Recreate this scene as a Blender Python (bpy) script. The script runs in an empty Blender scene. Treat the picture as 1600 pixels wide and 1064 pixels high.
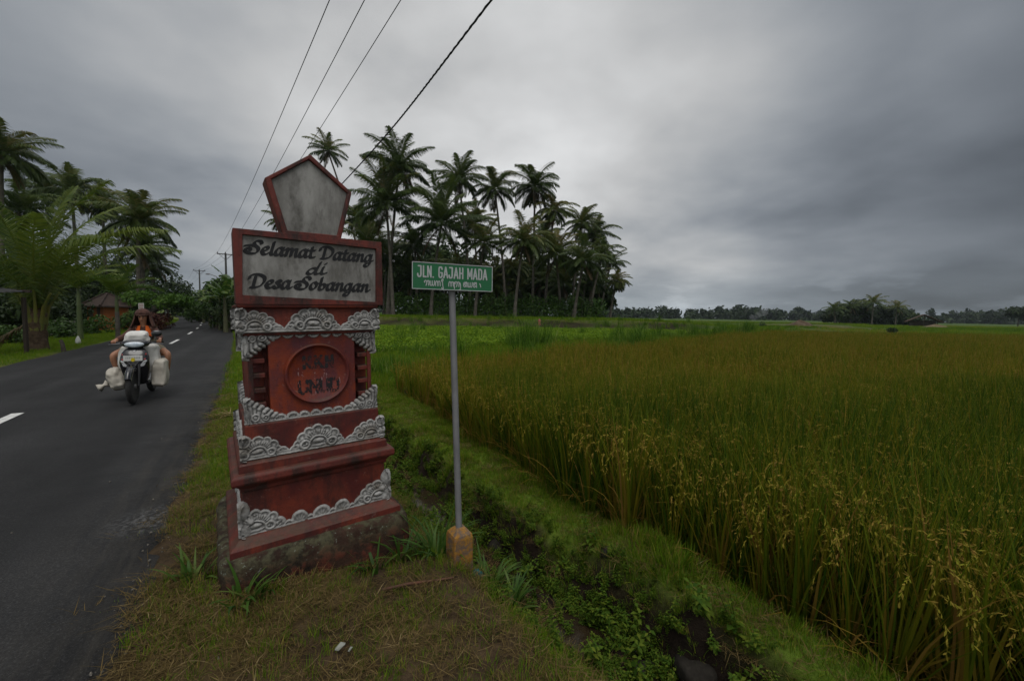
import bpy, math, random
import numpy as np
from mathutils import Vector, Matrix
R = math.radians
rnd = random.Random(11); rs = np.random.RandomState(11)
SC = bpy.context.scene; COL = SC.collection
TAU = 2*math.pi

# ------------------------------------------------------------------ camera frame (used to survey the place)
F, HC, PITCH, ROLL = 640.0, 1.45, R(3.58), R(0.9)
CAMM = Matrix.Rotation(math.pi/2-PITCH, 3, 'X') @ Matrix.Rotation(ROLL, 3, 'Z')
def ray(px, py): return CAMM @ Vector(((px-800)/F, -(py-532)/F, -1.0))
def gnd(px, py, z=0.0):
    d = ray(px, py); return Vector((0, 0, HC)) + d*((z-HC)/d.z)
def at(px, py, depth):
    d = ray(px, py); return Vector((0, 0, HC)) + d*(depth/d.y)
TH = R(32)
E2 = Vector((math.cos(TH), math.sin(TH), 0)); D2 = Vector((-math.sin(TH), math.cos(TH), 0))
def uv2xy(u, v): return E2*v + D2*u

# ------------------------------------------------------------------ nodes
class NT:
    def __init__(s, tree): s.t = tree; s.n = tree.nodes; s.l = tree.links
    def new(s, typ, **kw):
        nd = s.n.new(typ)
        for k, v in kw.items(): setattr(nd, k, v)
        return nd
    def put(s, sock, v):
        if v is None: return
        if hasattr(v, 'is_linked') or isinstance(v, bpy.types.NodeSocket): s.l.new(v, sock)
        elif hasattr(sock, 'default_value'):
            try: sock.default_value = v
            except Exception: sock.default_value = tuple(v)+(1,)
    def math(s, op, a, b=None, c=None, clamp=False):
        nd = s.new('ShaderNodeMath', operation=op, use_clamp=clamp)
        for i, x in enumerate((a, b, c)):
            if x is not None: s.put(nd.inputs[i], x)
        return nd.outputs[0]
    def noise(s, vec, scale, detail=4, rough=.55, out=0, dist=0):
        nd = s.new('ShaderNodeTexNoise'); s.put(nd.inputs['Vector'], vec)
        nd.inputs['Scale'].default_value = scale; nd.inputs['Detail'].default_value = detail
        nd.inputs['Roughness'].default_value = rough; nd.inputs['Distortion'].default_value = dist
        return nd.outputs[out]
    def ramp(s, fac, stops, interp='LINEAR'):
        nd = s.new('ShaderNodeValToRGB'); cr = nd.color_ramp; cr.interpolation = interp
        while len(cr.elements) < len(stops): cr.elements.new(.5)
        for e, (p, c) in zip(cr.elements, stops):
            e.position = p; e.color = (c, c, c, 1) if isinstance(c, (int, float)) else (*c, 1)
        s.put(nd.inputs[0], fac); return nd.outputs[0]
    def mix(s, fac, a, b, blend='MIX'):
        nd = s.new('ShaderNodeMix', data_type='RGBA', blend_type=blend)
        s.put(nd.inputs[0], fac); s.put(nd.inputs[6], a if not isinstance(a, tuple) else (*a[:3], 1)); s.put(nd.inputs[7], b if not isinstance(b, tuple) else (*b[:3], 1))
        return nd.outputs[2]
    def sstep(s, x, a, b):
        nd = s.new('ShaderNodeMapRange', interpolation_type='SMOOTHSTEP'); s.put(nd.inputs[0], x)
        nd.inputs[1].default_value = a; nd.inputs[2].default_value = b; return nd.outputs[0]
MATS = {}
def newmat(name):
    m = bpy.data.materials.new(name); m.use_nodes = True; t = NT(m.node_tree); t.n.clear()
    out = t.new('ShaderNodeOutputMaterial'); return m, t, out
def mat(name, col, rough=.7, col2=None, nscale=6, metal=0, bump=.0, bscale=40, spec=.4, coat=0, coords='Object', contrast=(.35, .65), emit=None):
    if name in MATS: return MATS[name]
    m, t, out = newmat(name); b = t.new('ShaderNodeBsdfPrincipled'); t.l.new(b.outputs[0], out.inputs[0])
    tc = t.new('ShaderNodeTexCoord').outputs[coords]
    if col2 is not None:
        f = t.ramp(t.noise(tc, nscale, 6, .62), [(contrast[0], 0.0), (contrast[1], 1.0)])
        t.put(b.inputs['Base Color'], t.mix(f, tuple(col), tuple(col2)))
    else: b.inputs['Base Color'].default_value = (*col, 1)
    b.inputs['Roughness'].default_value = rough; b.inputs['Metallic'].default_value = metal
    b.inputs['Specular IOR Level'].default_value = spec; b.inputs['Coat Weight'].default_value = coat
    if bump:
        bp = t.new('ShaderNodeBump'); bp.inputs['Strength'].default_value = bump; bp.inputs['Distance'].default_value = .01
        t.put(bp.inputs['Height'], t.noise(tc, bscale, 5, .6)); t.l.new(bp.outputs[0], b.inputs['Normal'])
    if emit: b.inputs['Emission Color'].default_value = (*col, 1); b.inputs['Emission Strength'].default_value = emit
    MATS[name] = m; return m
def leafmat(name, stops, trans=.3, rough=.55, objvar=.25, spec=.25):
    """colour by the mesh's 'tint' attribute (each leaf its own value) and a little per object"""
    if name in MATS: return MATS[name]
    m, t, out = newmat(name)
    a = t.new('ShaderNodeAttribute', attribute_name='tint').outputs['Fac']
    oi = t.new('ShaderNodeObjectInfo').outputs['Random']
    f = t.math('ADD', a, t.math('MULTIPLY', t.math('SUBTRACT', oi, .5), objvar), clamp=True)
    c = t.ramp(f, stops)
    b = t.new('ShaderNodeBsdfPrincipled'); t.put(b.inputs['Base Color'], c); b.inputs['Roughness'].default_value = rough
    b.inputs['Specular IOR Level'].default_value = spec
    tr = t.new('ShaderNodeBsdfTranslucent'); t.put(tr.inputs[0], c)
    mx = t.new('ShaderNodeMixShader'); mx.inputs[0].default_value = trans
    t.l.new(b.outputs[0], mx.inputs[1]); t.l.new(tr.outputs[0], mx.inputs[2]); t.l.new(mx.outputs[0], out.inputs[0])
    MATS[name] = m; return m

# ------------------------------------------------------------------ objects
def tag(o, label=None, cat=None, group=None, kind=None):
    if label: o['label'] = label
    if cat: o['category'] = cat
    if group: o['group'] = group
    if kind: o['kind'] = kind
    return o
def link(o, parent=None):
    COL.objects.link(o)
    if parent is not None: o.parent = parent
    return o
def empty(name, loc=(0, 0, 0), rz=0, label=None, cat=None, group=None, kind=None):
    o = bpy.data.objects.new(name, None); o.empty_display_size = .2; o.location = loc; o.rotation_euler = (0, 0, rz)
    link(o); return tag(o, label, cat, group, kind)
def mesh_np(name, V, polys, mats=(), smooth=False, tint=None, angle=None):
    me = bpy.data.meshes.new(name); V = np.ascontiguousarray(V, np.float32).reshape(-1, 3)
    me.vertices.add(len(V)); me.vertices.foreach_set('co', V.ravel())
    polys = [np.asarray(p, np.int32) for p in polys if len(p)]
    loops = np.concatenate([p.ravel() for p in polys]); tot = np.concatenate([np.full(len(p), p.shape[1], np.int32) for p in polys])
    st = np.concatenate([[0], np.cumsum(tot)[:-1]]).astype(np.int32)
    me.loops.add(len(loops)); me.loops.foreach_set('vertex_index', loops.astype(np.int32))
    me.polygons.add(len(tot)); me.polygons.foreach_set('loop_start', st)
    me.update(calc_edges=True)
    if smooth: me.polygons.foreach_set('use_smooth', np.ones(len(tot), bool))
    if tint is not None:
        at_ = me.attributes.new('tint', 'FLOAT', 'POINT'); at_.data.foreach_set('value', np.asarray(tint, np.float32))
    for m in mats: me.materials.append(m)
    if angle is not None: me.set_sharp_from_angle(angle=R(angle))
    return me
def obj(name, me, parent=None, loc=None, rz=None):
    o = bpy.data.objects.new(name, me); link(o, parent)
    if loc is not None: o.location = loc
    if rz is not None: o.rotation_euler = (0, 0, rz)
    return o

class MB:
    """collects solid shapes into one mesh"""
    def __init__(s): s.v = []; s.f = []
    def add(s, vs, fs, M=None):
        n = len(s.v)
        for p in vs:
            p = Vector(p); s.v.append(M @ p if M is not None else p)
        s.f += [tuple(i+n for i in f) for f in fs]; return s
    def box(s, c, size, M=None, taper=1.0):
        x, y, z = [d/2 for d in size]; c = Vector(c)
        vs = [c+Vector((sx*x*(taper if sz > 0 else 1), sy*y*(taper if sz > 0 else 1), sz*z)) for sz in (-1, 1) for sy in (-1, 1) for sx in (-1, 1)]
        return s.add(vs, [(0, 2, 3, 1), (4, 5, 7, 6), (0, 1, 5, 4), (2, 6, 7, 3), (0, 4, 6, 2), (1, 3, 7, 5)], M)
    def loft(s, rings, cap=True, M=None, closed=True):
        """rings: list of equal-length closed point lists"""
        n = len(rings[0]); vs = [p for r in rings for p in r]; fs = []
        for k in range(len(rings)-1):
            for i in range(n if closed else n-1):
                j = (i+1) % n; fs.append((k*n+i, k*n+j, (k+1)*n+j, (k+1)*n+i))
        if cap: fs.append(tuple(range(n-1, -1, -1))); fs.append(tuple((len(rings)-1)*n+i for i in range(n)))
        return s.add(vs, fs, M)
    def tube(s, path, rad, n=8, M=None, cap=True):
        path = [Vector(p) for p in path]; rad = rad if hasattr(rad, '__len__') else [rad]*len(path); rings = []
        up = None
        for i, p in enumerate(path):
            t = (path[min(i+1, len(path)-1)]-path[max(i-1, 0)]).normalized()
            if up is None: up = Vector((0, 0, 1)) if abs(t.z) < .9 else Vector((1, 0, 0))
            a = t.cross(up).normalized(); b = a.cross(t).normalized(); up = b
            rings.append([p+(a*math.cos(TAU*k/n)+b*math.sin(TAU*k/n))*rad[i] for k in range(n)])
        return s.loft(rings, cap, M)
    def lathe(s, prof, n=24, M=None, axis='Z'):
        rings = []
        for r, h in prof:
            rings.append([(r*math.cos(TAU*k/n), r*math.sin(TAU*k/n), h) if axis == 'Z' else (h, r*math.cos(TAU*k/n), r*math.sin(TAU*k/n)) for k in range(n)])
        return s.loft(rings, True, M)
    def prism(s, pts, y0, y1, M=None):
        """pts in x,z extruded along y"""
        return s.loft([[(x, y0, z) for x, z in pts], [(x, y1, z) for x, z in pts]], True, M)
    def ell(s, c, r, M=None, n=14, m=9, p=1.0):
        rings = []
        f = lambda a: math.copysign(abs(a)**p, a)
        for i in range(m+1):
            ph = -math.pi/2+math.pi*(i*.98+.01*m)/m if 0 else -math.pi/2*.985+math.pi*.985*i/m
            rings.append([(c[0]+r[0]*f(math.cos(ph))*f(math.cos(TAU*k/n)), c[1]+r[1]*f(math.cos(ph))*f(math.sin(TAU*k/n)), c[2]+r[2]*f(math.sin(ph))) for k in range(n)])
        return s.loft(rings, True, M)
    def build(s, name, m, parent=None, smooth=None, bevel=0, loc=None, rz=None, seg=2, sub=0):
        me = bpy.data.meshes.new(name); me.from_pydata([tuple(p) for p in s.v], [], s.f); me.update()
        if m: me.materials.append(m)
        import bmesh
        bm = bmesh.new(); bm.from_mesh(me); bmesh.ops.recalc_face_normals(bm, faces=bm.faces); bm.to_mesh(me); bm.free()
        if smooth is not None:
            me.polygons.foreach_set('use_smooth', np.ones(len(me.polygons), bool))
            if smooth < 180: me.set_sharp_from_angle(angle=R(smooth))
        o = obj(name, me, parent, loc, rz)
        if bevel:
            b = o.modifiers.new('bevel', 'BEVEL'); b.width = bevel; b.segments = seg; b.limit_method = 'ANGLE'; b.angle_limit = R(40)
        if sub:
            q = o.modifiers.new('sub', 'SUBSURF'); q.levels = q.render_levels = sub
        return o

# foliage: many thin strips in one mesh
class Fol:
    def __init__(s): s.V = []; s.Q = []; s.T = []; s.n = 0; s.MI = []
    def strips(s, C, Wv, tint, mi=0):
        """C (n,k,3) centre lines, Wv (n,k,3) half-width vectors"""
        n, k, _ = C.shape
        V = np.empty((n, k, 2, 3), np.float32); V[:, :, 0] = C-Wv; V[:, :, 1] = C+Wv
        base = s.n + np.arange(n)[:, None]*(2*k) + np.arange(k-1)[None]*2
        q = np.stack([base, base+1, base+3, base+2], -1).reshape(-1, 4)
        s.V.append(V.reshape(-1, 3)); s.Q.append(q); s.T.append(np.repeat(np.asarray(tint, np.float32), 2*k)); s.n += n*2*k
        s.MI.append(np.full(len(q), mi, np.int32)); return s
    def blades(s, P, az, tilt, L, W, bend, k=4, tint=None, mi=0, twist=.4, power=.8):
        n = len(P); t = np.linspace(0, 1, k); th = tilt[:, None]+bend[:, None]*t[None]
        dx = np.sin(th); dz = np.cos(th); st = (L/(k-1))[:, None]
        r = np.concatenate([np.zeros((n, 1)), np.cumsum(dx[:, :-1]*st, 1)], 1); z = np.concatenate([np.zeros((n, 1)), np.cumsum(dz[:, :-1]*st, 1)], 1)
        C = np.stack([P[:, None, 0]+r*np.cos(az)[:, None], P[:, None, 1]+r*np.sin(az)[:, None], P[:, None, 2]+z], -1)
        wa = az+math.pi/2+rs.uniform(-twist, twist, n)
        prof = np.clip((1-t)**power, .04, 1)*np.where(t == 0, .7, 1)
        Wv = np.stack([np.cos(wa), np.sin(wa), np.zeros(n)], -1)[:, None]*(W/2)[:, None, None]*prof[None, :, None]
        return s.strips(C, Wv, rs.uniform(0, 1, n) if tint is None else tint, mi)
    def leaves(s, P, Nrm, L, W, tint, mi=0, droop=.0):
        """leaf-shaped strips (3 stations) facing roughly Nrm"""
        n = len(P); a = rs.normal(size=(n, 3)); a -= (a*Nrm).sum(1, keepdims=True)*Nrm; a /= np.linalg.norm(a, axis=1, keepdims=True)+1e-9
        a[:, 2] -= droop; a /= np.linalg.norm(a, axis=1, keepdims=True)+1e-9
        b = np.cross(Nrm, a); b /= np.linalg.norm(b, axis=1, keepdims=True)+1e-9
        t = np.array([-.5, -.1, .5]); w = np.array([.12, 1, .06])
        C = P[:, None]+a[:, None]*(L[:, None]*t[None])[..., None]; C[:, 2, 2] -= .18*L
        return s.strips(C, b[:, None]*(W[:, None]/2*w[None])[..., None], tint, mi)
    def mesh(s, name, mats):
        me = mesh_np(name, np.concatenate(s.V), [np.concatenate(s.Q)], mats, tint=np.concatenate(s.T))
        if len(mats) > 1: me.polygons.foreach_set('material_index', np.concatenate(s.MI))
        return me

def scatter(name, P, rot, sc, vi, variants, label, cat, kind='stuff'):
    """one object whose instances stand on its points (geometry nodes; only for uncountable growth)"""
    c = bpy.data.collections.new(name+'_kinds')
    for i, me in enumerate(variants): c.objects.link(bpy.data.objects.new('%s_kind_%02d' % (name, i), me))
    me = bpy.data.meshes.new(name); me.vertices.add(len(P)); me.vertices.foreach_set('co', np.asarray(P, np.float32).ravel())
    for an, ty, key, val in (('rot', 'FLOAT_VECTOR', 'vector', np.asarray(rot, np.float32).ravel()), ('sc', 'FLOAT', 'value', np.asarray(sc, np.float32)), ('vi', 'INT', 'value', np.asarray(vi, np.int32))):
        me.attributes.new(an, ty, 'POINT').data.foreach_set(key, val)
    o = obj(name, me); tag(o, label, cat, None, kind)
    g = bpy.data.node_groups.new(name+'_nodes', 'GeometryNodeTree')
    g.interface.new_socket('Geometry', in_out='INPUT', socket_type='NodeSocketGeometry'); g.interface.new_socket('Geometry', in_out='OUTPUT', socket_type='NodeSocketGeometry')
    gi = g.nodes.new('NodeGroupInput'); go = g.nodes.new('NodeGroupOutput'); ip = g.nodes.new('GeometryNodeInstanceOnPoints')
    ci = g.nodes.new('GeometryNodeCollectionInfo'); ci.inputs[0].default_value = c; ci.inputs[1].default_value = True; ci.inputs[2].default_value = True
    def attr(nm, dt):
        a = g.nodes.new('GeometryNodeInputNamedAttribute'); a.data_type = dt; a.inputs[0].default_value = nm
        return [q for q in a.outputs if q.enabled][0]
    g.links.new(gi.outputs[0], ip.inputs['Points']); g.links.new(ci.outputs[0], ip.inputs['Instance']); ip.inputs['Pick Instance'].default_value = True
    g.links.new(attr('vi', 'INT'), ip.inputs['Instance Index']); g.links.new(attr('rot', 'FLOAT_VECTOR'), ip.inputs['Rotation']); g.links.new(attr('sc', 'FLOAT'), ip.inputs['Scale'])
    g.links.new(ip.outputs[0], go.inputs[0])
    md = o.modifiers.new('growth', 'NODES'); md.node_group = g
    return o

# ------------------------------------------------------------------ terrain
def sm(a, b, x):
    t = np.clip((x-a)/(b-a), 0, 1); return t*t*(3-2*t)
def wob(x, y, s=1.0, ph=0.0):
    x = np.asarray(x)*s+ph; y = np.asarray(y)*s-ph*1.7
    return (np.sin(x*1.3+.7*np.sin(y*1.1))+np.sin(y*1.7+1.3+.8*np.sin(x*.9))+.6*np.sin(2.9*x-2.1*y+.5)+.5*np.sin(3.7*y+3.1*x+2.0))/3.1
def uvof(x, y):
    x = np.asarray(x, float); y = np.asarray(y, float)
    return -x*math.sin(TH)+y*math.cos(TH), x*math.cos(TH)+y*math.sin(TH)
def road_c(u): return .00075*np.clip(u, 0, None)**2
def ditch_c(u): return 1.36+.15*sm(4.5, 2.0, u)+.05*np.sin(u*1.9)
def wline(x, y): return (np.asarray(x)+2.3)*-.719+(np.asarray(y)-8.2)*.696       # >0: beyond the rice, on the grass bank
def rice_mask(x, y, grow=0.0):
    u, v = uvof(x, y)
    e = 2.20+.16*sm(2, 8, u)+.05*np.sin(u*2.3)+.04*np.sin(u*5.1+1)
    return (v > e-grow) & (wline(x, y) < .15+.2*wob(x, y, .8)+grow) & (y < 31+.6*wob(x, 0, .3)+grow)
def terr(x, y):
    x = np.asarray(x, float); y = np.asarray(y, float)
    u, v = uvof(x, y); vr = v+road_c(u); w = wline(x, y)
    z = np.zeros_like(x)
    z += -.045*sm(-5.35, -5.2, vr)*sm(-.44, -.6, vr)
    z += -.16*sm(-5.8, -9, vr)
    z += -.12*sm(-.1, .95, v)*sm(1.4, 2.9, u)*sm(14, 8, u)
    z += .03*wob(x, y, 1.6)*sm(-.4, .2, vr)*sm(60, 20, y)
    vc = ditch_c(u); a = sm(10.5, 7.5, u)
    dl = sm(vc-.62, vc-.13, v); dr = sm(vc+.32+.06*np.sin(u*4)+.05*np.sin(u*9.3+1)+.03*np.sin(u*21), vc+.12, v)
    rough = .035*wob(x, y, 9)+.03*wob(x, y, 4.3, 2)
    z += a*dl*dr*(-.30)+a*rough*sm(vc-.3, vc, v)*sm(vc+.42, vc+.2, v)
    rice = sm(2.06, 2.24, v-.15*sm(2, 8, u))*sm(.5, -.2, w)*sm(31.5, 30.5, y)
    z = z*(1-rice)+rice*(-.15)
    z += (.02+.035*wob(x, y, 5.5, 1)+.02*wob(x, y, 13, 4))*sm(1.55, 1.9, v)*sm(2.3, 2.1, v)*a
    z += .075*np.exp(-((x+.27)**2+(y-2.40)**2)/.07)
    lft = sm(0, 1.2, vr)
    bank = sm(-.2, 1.2, w)*sm(2.2, 2.8, v)*lft
    z += bank*(.22+.06*wob(x, y, .7))
    z += (.85*sm(34.5+wob(x, 0, .25)*1.2, 37.2+wob(x, 0, .25)*1.2, y)*sm(26, 12, x)+.2*sm(38, 60, y)*sm(26, 12, x))*sm(1.5, 9, vr)
    z += .12*sm(30.5, 33, y)*sm(12, 30, x)
    return z
def tz(x, y): return float(terr(np.array([x]), np.array([y]))[0])
def ground_pt(px, depth):
    p = at(px, 490, depth); return Vector((p.x, p.y, tz(p.x, p.y)))
def px_z(px, py, depth): return at(px, py, depth).z

def build_terrain():
    def axis(lo, hi, step, far, g=1.16):
        a = list(np.arange(lo, hi, step)); s = step; p = a[-1]
        while p < far: s *= g; p += s; a.append(p)
        s = step; p = a[0]
        while p > -far: s *= g; p -= s; a.insert(0, p)
        return np.array(a)
    us = axis(-.5, 9.5, .055, 1450, 1.10); vs = axis(-.9, 3.0, .045, 1450, 1.10)
    U, Vv = np.meshgrid(us, vs, indexing='ij')
    jit = .4*.045
    X = Vv*math.cos(TH)-U*math.sin(TH); Y = Vv*math.sin(TH)+U*math.cos(TH)
    Z = terr(X, Y)
    n, m = X.shape; idx = np.arange(n*m).reshape(n, m)
    q = np.stack([idx[:-1, :-1], idx[:-1, 1:], idx[1:, 1:], idx[1:, :-1]], -1).reshape(-1, 4)[:, ::-1]
    me = mesh_np('ground', np.stack([X, Y, Z], -1), [q], [], smooth=True)
    # what grows or lies where: soil, turf, straw, crops
    x, y = X.ravel(), Y.ravel(); u, v = uvof(x, y); vr = v+road_c(u); w = wline(x, y)
    soil = np.array([.066, .044, .024]); turf = np.array([.085, .135, .014]); straw = np.array([.17, .12, .048]); mud = np.array([.018, .012, .008]); crop = np.array([.06, .12, .012]); dry = np.array([.11, .085, .03])
    col = np.tile(soil, (len(x), 1))
    def lay(c, f):
        nonlocal col; f = np.clip(f, 0, 1)[:, None]; col = col*(1-f)+np.asarray(c)*f
    lay(turf, sm(-5.0, -5.3, vr)*.9)
    lay(turf, sm(3.4, 5, u)*sm(-.5, -.3, vr))
    lay(straw, sm(.0, .5, wob(x, y, 2.3))*sm(-.5, -.3, vr)*sm(1.2, .7, v)*.55)
    lay(mud, sm(ditch_c(u)-.35, ditch_c(u)-.1, v)*sm(ditch_c(u)+.35, ditch_c(u)+.2, v)*sm(10.5, 8, u))
    lay(turf*1.25, sm(ditch_c(u)+.22, ditch_c(u)+.34, v)*sm(2.4, 2.2, v))
    lay(mud, rice_mask(x, y).astype(float))
    lay(crop, sm(.2, 1, w)*sm(2.2, 3, v)*sm(0, 1.5, vr))
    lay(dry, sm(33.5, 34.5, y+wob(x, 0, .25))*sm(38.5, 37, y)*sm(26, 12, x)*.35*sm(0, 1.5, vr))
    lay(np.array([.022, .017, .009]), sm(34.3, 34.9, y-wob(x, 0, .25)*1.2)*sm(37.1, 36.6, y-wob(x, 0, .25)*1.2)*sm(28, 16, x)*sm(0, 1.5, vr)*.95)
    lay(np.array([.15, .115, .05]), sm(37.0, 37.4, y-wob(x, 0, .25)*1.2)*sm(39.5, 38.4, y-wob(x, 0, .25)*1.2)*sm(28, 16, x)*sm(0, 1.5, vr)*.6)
    far = sm(31, 33, y)*sm(14, 24, x+wob(y, y, .1)*4)
    lay(np.array([.055, .095, .014]), far)
    lay(np.array([.085, .062, .026]), far*sm(.15, .6, wob(x, y, .045, 4))*.8*sm(130, 60, y))
    lay(np.array([.045, .075, .014]), sm(90, 220, y)*.6)
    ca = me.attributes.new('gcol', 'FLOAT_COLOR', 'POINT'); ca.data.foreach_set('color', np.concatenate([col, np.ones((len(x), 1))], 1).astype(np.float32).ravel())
    mt, t, out = newmat('soil and turf'); b = t.new('ShaderNodeBsdfPrincipled'); t.l.new(b.outputs[0], out.inputs[0])
    tc = t.new('ShaderNodeTexCoord').outputs['Object']; c = t.new('ShaderNodeAttribute', attribute_name='gcol').outputs['Color']
    f1 = t.noise(tc, 11, 8, .7); f2 = t.noise(tc, .9, 5, .6)
    c = t.mix(1, c, t.ramp(f1, [(.28, .45), (.72, 1.5)]), 'MULTIPLY'); c = t.mix(1, c, t.ramp(f2, [(.3, .75), (.7, 1.25)]), 'MULTIPLY')
    t.put(b.inputs['Base Color'], c); b.inputs['Roughness'].default_value = .95; b.inputs['Specular IOR Level'].default_value = .15
    bp = t.new('ShaderNodeBump'); bp.inputs['Strength'].default_value = .9; bp.inputs['Distance'].default_value = .03
    t.put(bp.inputs['Height'], t.noise(tc, 26, 8, .7)); t.l.new(bp.outputs[0], b.inputs['Normal'])
    me.materials.append(mt); o = obj('ground', me); tag(o, 'soil, turf and field ground with a ditch beside the road', None, None, 'structure')
    return o

def build_road():
    us = np.concatenate([np.arange(-14, 14, .1), np.arange(14, 60, .6), np.arange(60, 215, 2.5)])
    near = sm(16, 6, us)
    re = -.46+near*(.05*np.sin(us*3.1)+.06*np.sin(us*7.3+1)+.04*np.sin(us*17)+.03*np.sin(us*41)+.02*np.sin(us*67+2)); le = -5.2+.04*np.sin(us*2.2)
    c = road_c(us); fr = np.array([0, .012, .2, .4, .6, .8, .988, 1]); rows = []
    for i, f in enumerate(fr):
        v = le+(re-le)*f-c
        z = np.full_like(us, 0.0)+.02*(1-(2*f-1)**2)-.01
        if i in (0, len(fr)-1): z = z-.06
        x = v*math.cos(TH)-us*math.sin(TH); y = v*math.sin(TH)+us*math.cos(TH); rows.append(np.stack([x, y, z], -1))
    V = np.stack(rows, 1); n, m = V.shape[:2]; idx = np.arange(n*m).reshape(n, m)
    q = np.stack([idx[:-1, :-1], idx[:-1, 1:], idx[1:, 1:], idx[1:, :-1]], -1).reshape(-1, 4)[:, ::-1]
    me = mesh_np('road', V, [q], [], smooth=True)
    mt, t, out = newmat('asphalt'); b = t.new('ShaderNodeBsdfPrincipled'); t.l.new(b.outputs[0], out.inputs[0])
    tc = t.new('ShaderNodeTexCoord').outputs['Object']
    mp = t.new('ShaderNodeMapping'); mp.inputs['Rotation'].default_value = (0, 0, -TH); t.l.new(tc, mp.inputs[0])
    st = t.new('ShaderNodeMapping'); st.inputs['Scale'].default_value = (1.6, .16, 1); t.l.new(mp.outputs[0], st.inputs[0])
    grain = t.noise(tc, 95, 3, .8); patch = t.noise(tc, .8, 5, .65); streak = t.noise(st.outputs[0], 1.2, 5, .6)
    c = t.ramp(grain, [(.3, (.008, .008, .0085)), (.55, (.0175, .0175, .018)), (.75, (.046, .046, .046))])
    c = t.mix(1, c, t.ramp(patch, [(.36, .72), (.64, 1.25)]), 'MULTIPLY'); c = t.mix(1, c, t.ramp(streak, [(.36, .86), (.64, 1.17)]), 'MULTIPLY')
    sx0 = t.new('ShaderNodeSeparateXYZ'); t.l.new(mp.outputs[0], sx0.inputs[0]); trk = t.math('SINE', t.math('ADD', t.math('MULTIPLY', sx0.outputs[0], 5.6), t.math('MULTIPLY', patch, 1.6))); c = t.mix(1, c, t.ramp(trk, [(.0, .86), (1, 1.18)]), 'MULTIPLY')     # wheel tracks
    spk = t.ramp(t.noise(tc, 150, 2, .5), [(.66, 0.0), (.72, .5)]); c = t.mix(spk, c, (.10, .098, .092))
    # dust carried on from the verge, and a grey scuff near the pillar
    sx = t.new('ShaderNodeSeparateXYZ'); t.l.new(mp.outputs[0], sx.inputs[0])
    dust = t.math('MULTIPLY', t.sstep(t.math('ADD', sx.outputs[0], t.math('MULTIPLY', patch, .9)), -.75, .2), t.ramp(t.noise(st.outputs[0], 6, 6, .7), [(.42, 0.0), (.7, .6)]))
    c = t.mix(dust, c, (.085, .075, .058))
    gp = gnd(240, 808)
    dd = t.new('ShaderNodeVectorMath', operation='DISTANCE'); t.l.new(tc, dd.inputs[0]); dd.inputs[1].default_value = (gp.x, gp.y, 0)
    sc_ = t.math('MULTIPLY', t.sstep(dd.outputs['Value'], .34, .03), t.ramp(t.noise(tc, 30, 8, .8), [(.47, 0.0), (.60, .6)]))
    c = t.mix(sc_, c, (.19, .19, .19))
    t.put(b.inputs['Base Color'], c); b.inputs['Roughness'].default_value = .8; b.inputs['Specular IOR Level'].default_value = .25
    bp = t.new('ShaderNodeBump'); bp.inputs['Strength'].default_value = .5; bp.inputs['Distance'].default_value = .006
    t.put(bp.inputs['Height'], t.noise(tc, 120, 3, .8)); t.l.new(bp.outputs[0], b.inputs['Normal'])
    me.materials.append(mt); o = obj('road', me); tag(o, 'dark asphalt village road curving away to the left', None, None, 'structure')
    pm = mat('road paint', (.62, .62, .60), .7, (.30, .30, .29), 14, bump=.2, contrast=(.45, .8))
    for k in range(-1, 17):
        e = 8.2+8.5*k; uu = np.linspace(e-3.0, e, 12); P = []
        for u_ in uu:
            vm = -2.72-road_c(np.array(u_))
            for s in (-.06, .06):
                p = uv2xy(u_, float(vm)+s); P.append((p.x, p.y, .0145))
        me = mesh_np('lane_marking', P, [[(2*i, 2*i+1, 2*i+3, 2*i+2) for i in range(11)]], [pm]); obj('lane_marking', me, o)
    return o
# ------------------------------------------------------------------ lettering: strokes rasterised to a thin paint mesh
def catmull(pts, n=8, closed=False):
    P = [np.array(p, float) for p in pts]
    if len(P) < 3: return np.array(P)
    Q = [P[-1]]+P+[P[0], P[1]] if closed else [2*P[0]-P[1]]+P+[2*P[-1]-P[-2]]
    out = []
    for i in range(1, len(Q)-2):
        for k in range(n):
            t = k/n; a, b, c, d = Q[i-1:i+3]
            out.append(.5*(2*b+(c-a)*t+(2*a-5*b+4*c-d)*t*t+(3*b-a-3*c+d)*t**3))
    out.append(Q[-2]); return np.array(out)
def seg_dist(X, Y, pl):
    d = np.full(X.shape, 9.0)
    for (ax, ay), (bx, by) in zip(pl[:-1], pl[1:]):
        dx, dy = bx-ax, by-ay; L = dx*dx+dy*dy+1e-12
        t = np.clip(((X-ax)*dx+(Y-ay)*dy)/L, 0, 1); d = np.minimum(d, np.hypot(X-ax-t*dx, Y-ay-t*dy))
    return d
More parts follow.
